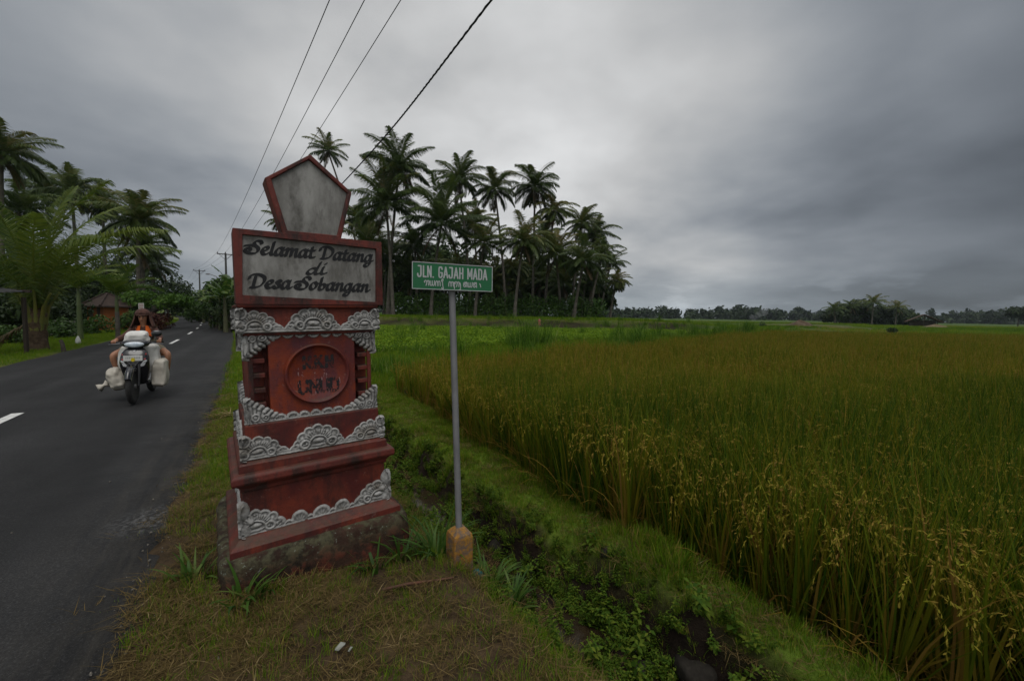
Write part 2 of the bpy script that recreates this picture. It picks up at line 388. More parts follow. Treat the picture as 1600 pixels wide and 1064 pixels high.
def paint_mesh(name, strokes, width, cell, nib=None, wear=0, place=None):
    """strokes: list of polylines (x,z); nib: (angle, thinness) for a broad pen; place(x,z)->(x,y,z)"""
    if nib:
        ca, sa = math.cos(nib[0]), math.sin(nib[0]); tr = lambda x, y: (ca*x+sa*y, (-sa*x+ca*y)*nib[1])
    else: tr = lambda x, y: (x, y)
    al = np.concatenate(strokes); lo = al.min(0)-width; hi = al.max(0)+width
    xs = np.arange(lo[0], hi[0], cell); ys = np.arange(lo[1], hi[1], cell)
    X, Y = np.meshgrid(xs, ys, indexing='ij'); M = np.zeros(X.shape, bool)
    for s in strokes:
        b0 = s.min(0)-width; b1 = s.max(0)+width
        i0, i1 = np.searchsorted(xs, (b0[0], b1[0])); j0, j1 = np.searchsorted(ys, (b0[1], b1[1]))
        sub = np.s_[i0:i1, j0:j1]; tx, ty = tr(X[sub], Y[sub]); px, py = tr(s[:, 0], s[:, 1])
        M[sub] |= seg_dist(tx, ty, np.stack([px, py], 1)) < width/2
    if wear:
        nz = np.kron(rs.rand(X.shape[0]//3+2, X.shape[1]//6+2), np.ones((3, 6)))[:X.shape[0], :X.shape[1]]*.6+rs.rand(*X.shape)*.15+.25*np.kron(rs.rand(X.shape[0]//14+2, X.shape[1]//20+2), np.ones((14, 20)))[:X.shape[0], :X.shape[1]]
        M &= nz > wear
    I, J = np.nonzero(M); h = cell/2
    x = X[I, J]; y = Y[I, J]; n = len(x)
    # shared corner vertices
    ci = np.stack([I, J], 1)
    cor = np.concatenate([ci, ci+[1, 0], ci+[1, 1], ci+[0, 1]]); un, inv = np.unique(cor, axis=0, return_inverse=True); inv = inv.ravel()
    vx = lo[0]+un[:, 0]*cell-h; vy = lo[1]+un[:, 1]*cell-h
    V = np.array([place(a, b) for a, b in zip(vx, vy)])
    return V, inv.reshape(4, n).T
SCRIPT = {
 'S': (.80, [[(.74,.80),(.66,.97),(.46,1.0),(.32,.84),(.38,.64),(.58,.46),(.62,.22),(.46,.03),(.20,.0),(-.04,.12),(-.10,.30),(.02,.40),(.16,.34),(.20,.22),(.06,.12)], [(-.14,.56),(.10,.62),(.36,.60)]]),
 'e': (.46, [[(.02,.22),(.24,.26),(.36,.40),(.26,.52),(.10,.42),(.04,.18),(.18,.0),(.32,.02),(.46,.14)]]),
 'l': (.32, [[(.16,1.0),(.14,.6),(.12,.14),(.20,.0),(.34,.10)]]),
 'a': (.60, [[(.42,.44),(.28,.54),(.10,.40),(.04,.14),(.14,.0),(.28,.06),(.42,.40)], [(.46,.54),(.42,.30),(.42,.08),(.50,.0),(.62,.10)]]),
 'm': (.86, [[(-.02,.40),(.08,.52),(.12,.44),(.10,.0)], [(.10,.20),(.26,.50),(.38,.48),(.39,.30),(.38,.0)], [(.39,.20),(.54,.50),(.67,.48),(.67,.2),(.70,.02),(.80,.02),(.90,.12)]]),
 'n': (.60, [[(-.02,.40),(.08,.52),(.12,.44),(.10,.0)], [(.10,.20),(.26,.50),(.40,.48),(.41,.2),(.44,.02),(.54,.02),(.64,.12)]]),
 't': (.40, [[(.16,.86),(.14,.5),(.13,.12),(.22,.0),(.40,.06)], [(-.02,.56),(.34,.60)]]),
 'D': (.92, [[(.28,.92),(.26,.5),(.24,.02)], [(-.06,.66),(-.02,.88),(.18,1.0),(.48,.98),(.76,.80),(.80,.48),(.64,.16),(.36,.0),(.12,.02)]]),
 'g': (.60, [[(.42,.44),(.28,.54),(.10,.40),(.04,.14),(.14,.0),(.28,.06),(.42,.40)], [(.46,.54),(.44,.20),(.42,-.16),(.28,-.36),(.10,-.32),(.08,-.20),(.30,-.10),(.62,.10)]]),
 'd': (.60, [[(.42,.44),(.28,.54),(.10,.40),(.04,.14),(.14,.0),(.28,.06),(.42,.40)], [(.52,1.04),(.46,.6),(.42,.10),(.50,.0),(.64,.10)]]),
 'i': (.30, [[(.12,.54),(.10,.3),(.10,.10),(.18,.0),(.34,.08)], [(.17,.78),(.19,.80)]]),
 's': (.46, [[(.40,.44),(.28,.54),(.14,.44),(.30,.26),(.32,.10),(.18,.0),(.02,.08)], [(.32,.06),(.48,.12)]]),
 'o': (.54, [[(.28,.54),(.10,.42),(.04,.16),(.18,.0),(.36,.12),(.42,.36),(.28,.54)], [(.40,.40),(.56,.46)]]),
 'b': (.56, [[(.14,1.0),(.12,.5),(.08,.12),(.20,.0),(.38,.12),(.42,.38),(.28,.50),(.12,.30)], [(.40,.40),(.56,.46)]]),
 ' ': (.34, []),
}
BLOCK = {
 'J': (.62, [[(.10,1),(.46,1),(.46,.22),(.40,.04),(.28,.0),(.12,.0),(.02,.12),(.02,.26)]], 0),
 'L': (.50, [[(.06,1),(.06,0),(.44,0)]], 0), 'N': (.62, [[(.06,0),(.06,1),(.50,0),(.50,1)]], 0), '.': (.22, [[(.06,0),(.08,0)]], 0),
 'G': (.62, [[(.50,.80),(.44,.97),(.28,1.0),(.12,.97),(.06,.80),(.06,.20),(.12,.03),(.28,.0),(.44,.03),(.50,.18),(.50,.46),(.32,.46)]], 0),
 'A': (.66, [[(.02,0),(.29,1),(.56,0)], [(.12,.30),(.46,.30)]], 0), 'H': (.62, [[(.06,0),(.06,1)], [(.50,0),(.50,1)], [(.06,.5),(.50,.5)]], 0),
 'M': (.78, [[(.06,0),(.06,1),(.36,.25),(.66,1),(.66,0)]], 0), 'D': (.62, [[(.06,0),(.06,1),(.30,1),(.44,.94),(.50,.78),(.50,.22),(.44,.06),(.30,0),(.06,0)]], 0),
 'K': (.60, [[(.06,0),(.06,1)], [(.50,1),(.08,.45)], [(.20,.58),(.52,0)]], 0), 'U': (.62, [[(.06,1),(.06,.2),(.14,.03),(.28,0),(.42,.03),(.50,.2),(.50,1)]], 0),
 ' ': (.36, [], 0),
}
def layout(text, font, size, xs=1.0, shear=0.0, smooth=True, track=0.0):
    out = []; x = 0
    for ch in text:
        g = font[ch]
        for st in g[1]:
            p = catmull(st, 6) if smooth and len(st) > 2 else np.array(st, float)
            if font is SCRIPT and ch.islower() and ch not in 'ldtb': p = p*np.array([1, 1.16])
            out.append(np.stack([(x+p[:, 0]*xs+p[:, 1]*shear)*size, p[:, 1]*size], 1))
        x += g[0]*xs+track
    return out, x*size
def put_text(name, parts, m, parent, place, width, cell, nib=None, wear=0):
    V, q = paint_mesh(name, parts, width, cell, nib, wear, place)
    return obj(name, mesh_np(name, V, [q], [m]), parent)

# ------------------------------------------------------------------ the welcome pillar
RED = red = None
def pillar_mats():
    def redpaint(name, a, b2, grime, gamt=.5):
        m, t, out = newmat(name); b = t.new('ShaderNodeBsdfPrincipled'); t.l.new(b.outputs[0], out.inputs[0])
        tc = t.new('ShaderNodeTexCoord').outputs['Object']
        sp = t.new('ShaderNodeMapping'); sp.inputs['Scale'].default_value = (1, 1, .35); t.l.new(tc, sp.inputs[0])
        c = t.mix(t.ramp(t.noise(tc, 4.5, 7, .66), [(.40, 0.0), (.60, 1.0)]), a, b2)
        g = t.ramp(t.noise(sp.outputs[0], 9, 9, .72), [(.46, 0.0), (.60, gamt)]); c = t.mix(g, c, grime)
        ch = t.ramp(t.noise(tc, 26, 7, .78), [(.60, 0.0), (.66, .6)]); c = t.mix(ch, c, (.19, .105, .085)); dk = t.ramp(t.noise(tc, 60, 6, .75), [(.58, 0.0), (.66, .7)]); c = t.mix(dk, c, (.018, .010, .008))
        sz = t.new('ShaderNodeSeparateXYZ'); nn = t.new('ShaderNodeNewGeometry'); t.l.new(nn.outputs['Normal'], sz.inputs[0]); c = t.mix(t.math('MULTIPLY', t.sstep(sz.outputs[2], .25, .8), t.ramp(t.noise(tc, 11, 7, .7), [(.40, .15), (.6, .8)])), c, (.060, .034, .020))   # dust and lichen lying on the ledges
        t.put(b.inputs['Base Color'], c); b.inputs['Roughness'].default_value = .62; b.inputs['Specular IOR Level'].default_value = .35
        bp = t.new('ShaderNodeBump'); bp.inputs['Strength'].default_value = .45; bp.inputs['Distance'].default_value = .008
        t.put(bp.inputs['Height'], t.noise(tc, 24, 8, .68)); t.l.new(bp.outputs[0], b.inputs['Normal']); return m
    M = {}
    M['red'] = redpaint('faded red paint', (.075, .011, .009), (.150, .025, .012), (.026, .009, .009), .75)
    M['rim'] = redpaint('weathered dark red paint', (.090, .016, .012), (.135, .024, .016), (.018, .012, .010), .9)
    M['orange'] = redpaint('orange red paint', (.20, .031, .008), (.11, .018, .014), (.07, .018, .026), .75)
    # mossy plinth
    m, t, out = newmat('mossy plinth'); b = t.new('ShaderNodeBsdfPrincipled'); t.l.new(b.outputs[0], out.inputs[0])
    tc = t.new('ShaderNodeTexCoord').outputs['Object']; sx = t.new('ShaderNodeSeparateXYZ'); t.l.new(tc, sx.inputs[0])
    n1 = t.noise(tc, 4.2, 7, .68); n2 = t.noise(tc, 13, 7, .7); n3 = t.noise(tc, 34, 5, .7)
    c = t.mix(t.ramp(n1, [(.36, 0.0), (.6, 1.0)]), (.013, .009, .007), (.050, .026, .017))
    c = t.mix(t.ramp(n2, [(.5, 0.0), (.62, .8)]), c, (.115, .030, .018))
    edge = t.math('MULTIPLY', t.sstep(sx.outputs[2], .02, .16), t.ramp(n2, [(.42, 0.0), (.56, .85)])); c = t.mix(edge, c, (.065, .070, .040))
    c = t.mix(t.math('MULTIPLY', t.sstep(sx.outputs[2], .03, .15), t.ramp(n3, [(.62, 0.0), (.67, .8)])), c, (.21, .24, .20))
    t.put(b.inputs['Base Color'], c); b.inputs['Roughness'].default_value = .9; b.inputs['Specular IOR Level'].default_value = .2
    bp = t.new('ShaderNodeBump'); bp.inputs['Strength'].default_value = .8; bp.inputs['Distance'].default_value = .02; t.put(bp.inputs['Height'], n2); t.l.new(bp.outputs[0], b.inputs['Normal'])
    M['moss'] = m
    # whitewashed carving
    m, t, out = newmat('grey carved stone'); b = t.new('ShaderNodeBsdfPrincipled'); t.l.new(b.outputs[0], out.inputs[0])
    tc = t.new('ShaderNodeTexCoord').outputs['Object']
    c = t.mix(t.ramp(t.noise(tc, 9, 7, .68), [(.36, 0.0), (.64, 1.0)]), (.21, .205, .197), (.40, .395, .385))
    c = t.mix(t.ramp(t.noise(tc, 38, 6, .7), [(.52, 0.0), (.68, .6)]), c, (.11, .105, .09))
    c = t.mix(t.ramp(t.noise(tc, 7, 6, .7), [(.52, 0.0), (.64, .6)]), c, (.13, .105, .075))
    crease = t.new('ShaderNodeNewGeometry').outputs['Pointiness']
    c = t.mix(1, c, t.ramp(crease, [(.44, .38), (.52, 1.0)]), 'MULTIPLY')      # colour darkens in the carved grooves
    t.put(b.inputs['Base Color'], c); b.inputs['Roughness'].default_value = .85; b.inputs['Specular IOR Level'].default_value = .2
    bp = t.new('ShaderNodeBump'); bp.inputs['Strength'].default_value = .5; bp.inputs['Distance'].default_value = .004; t.put(bp.inputs['Height'], t.noise(tc, 70, 6, .7)); t.l.new(bp.outputs[0], b.inputs['Normal'])
    M['stone'] = m
    # plaster of the two panels
    m, t, out = newmat('stained grey plaster'); b = t.new('ShaderNodeBsdfPrincipled'); t.l.new(b.outputs[0], out.inputs[0])
    tc = t.new('ShaderNodeTexCoord').outputs['Object']; sp = t.new('ShaderNodeMapping'); sp.inputs['Scale'].default_value = (1, 1, .4); t.l.new(tc, sp.inputs[0])
    c = t.mix(t.ramp(t.noise(sp.outputs[0], 5, 7, .66), [(.38, 0.0), (.62, 1.0)]), (.135, .13, .12), (.32, .315, .30))
    c = t.mix(t.ramp(t.noise(sp.outputs[0], 4.5, 8, .74), [(.48, 0.0), (.62, .8)]), c, (.055, .05, .043))
    c = t.mix(t.ramp(t.noise(tc, 60, 5, .75), [(.62, 0.0), (.72, .35)]), c, (.33, .33, .32))
    t.put(b.inputs['Base Color'], c); b.inputs['Roughness'].default_value = .9; b.inputs['Specular IOR Level'].default_value = .15
    bp = t.new('ShaderNodeBump'); bp.inputs['Strength'].default_value = .4; bp.inputs['Distance'].default_value = .004; t.put(bp.inputs['Height'], t.noise(tc, 45, 7, .7)); t.l.new(bp.outputs[0], b.inputs['Normal'])
    M['plaster'] = m
    M['ink'] = mat('black brush paint', (.006, .0065, .008), .7, (.020, .020, .022), 20, contrast=(.45, .75))
    M['wornink'] = mat('worn black paint', (.012, .010, .012), .7)
    return M

def dome(S, T, cx, cy, rx, ry, h):
    q = 1-((S-cx)/rx)**2-((T-cy)/ry)**2; return h*np.sqrt(np.clip(q, 0, 1))
def cup(S, T, cx, cy, r, h, ribs=0):
    d = np.hypot(S-cx, T-cy)/r; a = np.arctan2(T-cy, S-cx)
    f = .52+.48*np.exp(-((d-.82)/.16)**2)+(.10*np.cos(a*ribs)*(d > .2) if ribs else 0)
    return np.where(d < 1, h*f*np.sqrt(np.clip((1-d)/.10, 0, 1)), 0)
def ringp(S, T, cx, cy, r, w, h):
    d = np.hypot(S-cx, T-cy); return h*np.sqrt(np.clip(1-((d-r)/w)**2, 0, 1))
def fan(S, T, cx, cy, r0, r1, h, k):
    d = np.hypot(S-cx, T-cy); a = np.arctan2(T-cy, S-cx); ok = (d > r0) & (d < r1) & (T > cy-.004)
    return np.where(ok, h*(.72+.28*np.cos(a*k))*(.75+.25*np.sin((d-r0)/(r1-r0)*math.pi)), 0)
def karang(S, T, cx, k=1.0, t0=0.0):
    """one-eyed mask crest, ~.26 wide and .135 high at k=1"""
    h = np.zeros_like(S); mx = lambda a: np.maximum(h, a)
    for a, r in ((12, .030), (38, .031), (64, .031), (90, .034), (116, .031), (142, .031), (168, .030)):
        h = mx(cup(S, T, cx+k*.108*math.cos(R(a)), t0+k*(.018+.088*math.sin(R(a))), k*r, k*.022))
        h = mx(dome(S, T, cx+k*.108*math.cos(R(a)), t0+k*(.014+.086*math.sin(R(a))), k*.014, k*.014, k*.026))
    h = mx(np.where(((S-cx)/(k*.105))**2+((T-t0-k*.015)/(k*.085))**2 < 1, k*.016, 0)*(T > t0))
    h = mx(fan(S, T, cx, t0+k*.030, k*.052, k*.082, k*.033, 34)); h = mx(ringp(S, T, cx, t0+k*.026, k*.050, k*.007, k*.036)*(T > t0+k*.026))
    h = mx(dome(S, T, cx, t0+k*.048, k*.036, k*.018, k*.045)); h = mx(dome(S, T, cx, t0+k*.020, k*.05, k*.012, k*.034))
    for s in (-1, 1):
        h = mx(ringp(S, T, cx+s*k*.072, t0+k*.034, k*.021, k*.010, k*.040)); h = mx(dome(S, T, cx+s*k*.066, t0+k*.034, k*.009, k*.009, k*.040))
        h = mx(cup(S, T, cx+s*k*.118, t0+k*.012, k*.034, k*.024, 9))
    return h
def plume(S, T, W, side, wide, high, t0, sgn=1):
    """flame-like leaf of curved strands at a corner, standing (sgn 1) or hanging (-1) from t0"""
    e = (W-S) if side > 0 else (S+W); d = (T-t0)*sgn; h = np.zeros_like(S); kx, ky = wide/.15, high/.135
    near = (e > -.01) & (e < wide*1.15) & (d > -.005) & (d < high*1.2)
    E_, D_ = e[near], d[near]; hh = np.zeros(E_.shape)
    hh = np.maximum(hh, np.where((D_ < high*(1-np.clip(E_/wide, 0, 1)**1.1)*.93) & (D_ > 0), .012, 0))
    for i in range(7):
        f = i/6; st = (.150-.120*f, .002); tip = (.138-.136*f, .030+.100*f); mid = (st[0]-.030+.012*f, .012+.045*f)
        pl = catmull([(st[0]*kx, st[1]), (mid[0]*kx, mid[1]*ky), (tip[0]*kx, tip[1]*ky), ((tip[0]+.012)*kx, (tip[1]+.010)*ky)], 6)
        q = seg_dist(E_, D_, pl)/.0115; hh = np.maximum(hh, (.020+.016*f)*np.sqrt(np.clip(1-q*q, 0, 1)))
        q = np.hypot(E_-tip[0]*kx, D_-tip[1]*ky)/.014; hh = np.maximum(hh, (.030+.012*f)*np.sqrt(np.clip(1-q*q, 0, 1)))
    for cx, cy, r in ((.10, .030, .020), (.052, .034, .022)):
        dd = np.hypot(E_-cx*kx, D_-cy*ky); hh = np.maximum(hh, .040*np.sqrt(np.clip(1-((dd-r*.75)/(r*.3))**2, 0, 1))); hh = np.maximum(hh, np.where(dd < r*.4, .036, 0))
    h[near] = np.where(D_ > 0, hh, 0); return h
def relief(name, wb, z0, hfun, m, parent, W=None, top=.20, low=-.02, res=.0034):
    """the same carved strip on the four sides of the pillar"""
    W = (W or wb+.028)-.006
    s = np.arange(-W, W+res, res); t = np.arange(low, top, res); S, T = np.meshgrid(s, t, indexing='ij')
    wz = wob(S*1.0, T+z0*9, 26, z0*31); wz2 = wob(S, T, 60, z0*17)
    H = hfun(S+.0045*wz+.002*wz2, np.where(np.abs(T) < .012, T, T+.0035*wob(S, T, 21, z0*7)), W); H = np.maximum(H, 0)
    chip = wob(S, T, 34, z0*53)+.5*wob(S, T, 90, z0*11); H = np.where(chip > 1.0, np.minimum(H, .011), H)*(1+.16*wz2)
    K = H > .0015; use = K[:-1, :-1] | K[1:, :-1] | K[:-1, 1:] | K[1:, 1:]
    Hs = H.copy()
    idx = np.arange(S.size).reshape(S.shape)
    q = np.stack([idx[:-1, :-1], idx[1:, :-1], idx[1:, 1:], idx[:-1, 1:]], -1)[use]
    un, inv = np.unique(q, return_inverse=True); q = inv.reshape(q.shape)
    P = np.stack([S.ravel()[un], -(wb-.004)-.62*Hs.ravel()[un], z0+T.ravel()[un]], -1)
    Vs = []; Qs = []
    for k in range(4):
        c, n = [(1, 0), (0, 1), (-1, 0), (0, -1)][k]
        Vs.append(np.stack([P[:, 0]*c-P[:, 1]*n, P[:, 0]*n+P[:, 1]*c, P[:, 2]], -1)); Qs.append(q+k*len(P))
    me = mesh_np(name, np.concatenate(Vs), [np.concatenate(Qs)], [m], smooth=True)
    return obj(name, me, parent)

def build_pillar():
    M = pillar_mats(); c = (-1.335, 2.675, 0)
    p = empty('welcome_pillar', c, R(36), 'red painted pillar with grey carved bands and a black lettered welcome board, on a mossy plinth', 'gate pillar')
    p.rotation_euler = (0, R(-1.15), R(36))
    bpy.context.view_layer.update(); inv = (Matrix.Translation(c) @ p.rotation_euler.to_matrix().to_4x4()).inverted()
    def lp(px, py, b):
        o = inv @ Vector((0, 0, HC)); d = inv.to_3x3() @ ray(px, py); q = o+d*((b-o.y)/d.y); return q.x, q.z
    def sq(w, z): return [(-w, -w, z), (w, -w, z), (w, w, z), (-w, w, z)]
    def stack(name, prof, m, bev=.006, sub=None, jag=0):
        b = MB(); b.loft([sq(w, z) for w, z in prof]); return b.build(name, m, p, bevel=bev)
    # rough worn plinth: a dense block with eroded edges
    n = 28; b = MB(); rings = []
    for w, z in ((.53, -.32), (.522, -.14), (.516, -.05), (.511, .05), (.508, .13), (.498, .158), (.478, .172), (.42, .176)):
        ring = []
        for k in range(4*n):
            sd, f = divmod(k, n); f = f/n*2-1; x, y = [(f, -1), (1, f), (-f, 1), (-1, -f)][sd]
            l = (abs(x)**14+abs(y)**14)**(1/14); ww = w*(1+.010*math.sin(x*9+z*20)+.008*math.sin(y*13+z*31+x*5)+.006*rnd.uniform(-1, 1)); ring.append((x/l*ww, y/l*ww, z+(.004*rnd.uniform(-1, 1))))
        rings.append(ring)
    b.loft(rings).build('plinth', M['moss'], p, smooth=60)
    stack('step', [(.455, .165), (.453, .204), (.446, .212), (.43, .222), (.405, .243), (.392, .25)], M['red'], .004)
    stack('dado', [(.384, .24), (.380, .487)], M['red'])
    stack('cornice', [(.384, .484), (.392, .486), (.394, .508), (.414, .53), (.430, .536), (.434, .55), (.432, .578), (.420, .590), (.402, .594)], M['rim'], .006)
    stack('upper_step', [(.397, .592), (.395, .632), (.388, .640), (.366, .652)], M['red'], .004)
    stack('lower_band', [(.364, .645), (.358, .838)], M['red'])
    # shaft with a proud panel and shelved niches at each corner
    b = MB(); b.box((0, 0, 1.08), (.50, .50, .50)); core = b.build('shaft', M['red'], p)
    a0 = .232
    for k in range(4):
        Mr = Matrix.Rotation(k*math.pi/2, 4, 'Z')
        b = MB(); b.box((0, -.285, 1.085), (2*a0, .08, .492), Mr)
        b.build('shaft_panel', M['orange'], p, bevel=.006)
        for s in (-1, 1):
            for z in (.935, 1.015, 1.098, 1.18): b = MB(); b.box((s*.287, -.281, z), (.064, .064, .028), Mr); b.build('niche_shelf', M['rim'], p, bevel=.005)
    for sx in (-1, 1):
        for sy in (-1, 1): b = MB(); b.box((sx*.317, sy*.317, 1.085), (.022, .022, .49)); b.build('corner_post', M['rim'], p, bevel=.003)
    # round medallion with worn lettering
    cx, cz = lp(497, 583, -.33); rad = .178
    b = MB(); Mr = Matrix.Translation((cx, -.326, cz)) @ Matrix.Rotation(math.pi/2, 4, 'X')
    prof = [(.001, .006), (rad*.86, .006), (rad*.88, .010), (rad*.90, .020), (rad*.95, .024), (rad*.985, .020), (rad, 0)]
    b.lathe(prof, 72, Mr); med = b.build('medallion', M['orange'], p, smooth=50)
    ps = lambda y: (lambda x, z: (x, y, z))
    def label_line(text, z, size, wx, wear):
        st, w = layout(text, BLOCK, size, 1.0, 0, False); st = [q*np.array([wx, 1])+np.array([cx-w/2*wx+.006, z]) for q in st]; return st
    st = label_line('K.K.N', cz+.036, .064, 1.15, 0)+label_line('UNUD', cz-.110, .070, 1.3, 0)
    put_text('worn_lettering', st, M['wornink'], med, ps(-.3335), .0175, .0018, wear=.40)
    st = []
    for k in range(16):
        x = cx+rnd.uniform(-.11, .12); z = cz+rnd.uniform(-.10, .06); st.append(np.array([(x, z), (x+rnd.uniform(-.003, .003), z-rnd.uniform(.01, .05))]))
    put_text('flaked_paint', st, mat('flaked pale paint', (.26, .15, .15), .8), med, ps(-.3328), .005, .0024, wear=.55)
    # carved bands
    def scal(S, T, r, ht, step, ph=0, x0=9, small=True):
        h = np.zeros_like(S); k = int(1/step)
        for i in range(-k, k+1):
            x = (i+ph)*step
            h = np.maximum(h, cup(S, T/ht*r, x, 0, r, .020, 11))
            if small: h = np.maximum(h, cup(S, T/ht*r, x+step/2, 0, r*.45, .024))
        return np.where(np.abs(S) < x0, h, 0)
    def crest(S, T, W):
        h = np.where((T < .024) & (T > 0), .020, 0)+np.where((T < .010) & (T > 0), .010, 0)
        h = np.maximum(h, scal(S, T, .040, .046, .074, .5)*(T > 0)); h = np.maximum(h, karang(S, T, 0, 1.0)*(T > 0))
        for s in (-1, 1):
            h = np.maximum(h, karang(S, T, s*(W-.085), .86)*(T > 0))
            h = np.maximum(h, dome(S, T, s*(W-.012), .045, .030, .024, .050)); h = np.maximum(h, cup(S, T, s*(W-.02), .100, .034, .030)); h = np.maximum(h, dome(S, T, s*(W-.01), .012, .026, .014, .045))
        return h*(T > 0)
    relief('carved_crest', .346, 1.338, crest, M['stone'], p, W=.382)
    def hang(S, T, W):
        h = np.where((T > -.012) & (T < 0), .030, 0)
        h = np.maximum(h, scal(S, -T, .036, .040, .066, 0)*(T < 0))
        for s in (-1, 1): h = np.maximum(h, plume(S, T, W, s, .15, .135, 0, -1))
        return h*(T < 0)
    relief('carved_fringe', .325, 1.336, hang, M['stone'], p, W=.362, top=.01, low=-.15)
    def stand(S, T, W):
        h = np.where((T < .010) & (T > 0), .024, 0); h = np.maximum(h, scal(S, T, .034, .036, .062, 0)*(T > 0))
        for s in (-1, 1): h = np.maximum(h, plume(S, T, W, s, .15, .130, 0, 1))
        return h*(T > 0)
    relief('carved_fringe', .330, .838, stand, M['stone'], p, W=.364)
    relief('carved_crest', .362, .652, crest, M['stone'], p, W=.394)
    def foot(S, T, W):
        h = np.where((T < .010) & (T > 0), .024, 0); h = np.maximum(h, scal(S, T, .052, .066, .116, 0)*(T > 0))
        for s in (-1, 1):
            h = np.maximum(h, karang(S, T, s*(W-.080), .95)*(np.abs(S) > W-.20)*(T > 0)); h = np.maximum(h, dome(S, T, s*(W-.020), .135, .036, .055, .035))
            h = np.maximum(h, dome(S, T, s*(W-.02), .03, .05, .05, .040)); h = np.maximum(h, dome(S, T, s*(W-.055), .075, .022, .022, .048))
        return h*(T > 0)
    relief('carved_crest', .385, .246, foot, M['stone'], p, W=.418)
    stack('upper_band', [(.345, 1.32), (.345, 1.47), (.366, 1.472), (.370, 1.487), (.358, 1.492)], M['red'], .004)
    # welcome board
    by = -.372
    q = [lp(*w, by) for w in ((365, 353), (598, 381), (597, 480), (366, 470))]
    print('board', [(round(a, 3), round(b_, 3)) for a, b_ in q])
    x0 = (q[0][0]+q[3][0])/2; x1 = (q[1][0]+q[2][0])/2; z1 = (q[0][1]+q[1][1])/2; z0 = 1.490
    fr = .042
    def frame(pts, inn, y0, y1, name, bev=.006):
        """ring between outer and inner outline, from y0 (front) back to y1, inner face recessed"""
        b = MB(); k = len(pts)
        vs = [(x, y0, z) for x, z in pts]+[(x, y0, z) for x, z in inn]+[(x, y0+.026, z) for x, z in inn]+[(x, y1, z) for x, z in pts]
        fs = []
        for i in range(k):
            j = (i+1) % k; fs += [(i, j, k+j, k+i), (k+i, k+j, 2*k+j, 2*k+i), (3*k+i, 3*k+j, j, i)]
        fs.append(tuple(range(3*k, 4*k))); b.add(vs, fs); return b.build(name, M['rim'], p, bevel=bev)
    out = [(x0, z1), (x1, z1), (x1, z0), (x0, z0)]
    inn = [lp(379, 366, by), lp(588, 389, by), lp(588, 472, by), lp(379, 461, by)]
    board = frame(out, inn, by, -.20, 'welcome_board')
    def face(name, inn, y, parent):
        me = mesh_np(name, [(x, y, z) for x, z in inn], [[tuple(range(len(inn)))]], [M['plaster']]); return obj(name, me, parent)
    bf = face('board_face', inn, by+.018, board)
    def script(text, l, r, base, hgt, nm):
        st, w = layout(text, SCRIPT, 1.0, 1.0, .20)
        xa, za = lp(*l, by+.018); xb, zb = lp(*r, by+.018); al = np.concatenate(st); k = (xb-xa)/(al[:, 0].max()-al[:, 0].min()); mn = al[:, 0].min()
        hz = hgt
        st = [np.stack([xa+(s[:, 0]-mn)*k, za+(zb-za)*((s[:, 0]-mn)*k)/(xb-xa)+s[:, 1]*hz], 1) for s in st]
        put_text(nm, st, M['ink'], board, ps(by+.0165), .0225, .0015, nib=(R(35), 3.3))
    # baselines surveyed on the photograph, drawn on the board's own plane
    script('Selamat Datang', (383, 395.5), (582, 410), 0, .069, 'lettering')
    script('di', (480, 428.5), (510, 428.5), 0, .064, 'lettering')
    script('Desa Sobangan', (390, 449), (577, 456), 0, .070, 'lettering')
    # pentagon crest
    py = -.365
    o5 = [lp(*w, py) for w in ((485, 241), (550, 301), (533, 368), (441, 357), (413, 278))]
    i5 = [lp(*w, py) for w in ((483, 249), (543, 302), (527, 363), (449, 355), (424, 280))]
    print('pent', o5)
    o5[2] = (o5[2][0], z1-.004); o5[3] = (o5[3][0], z1-.004); i5[2] = (i5[2][0], z1+.016); i5[3] = (i5[3][0], z1+.016)
    cr = frame(o5, i5, py, -.235, 'pentagon_crest'); face('crest_face', i5, py+.016, cr)
    return p

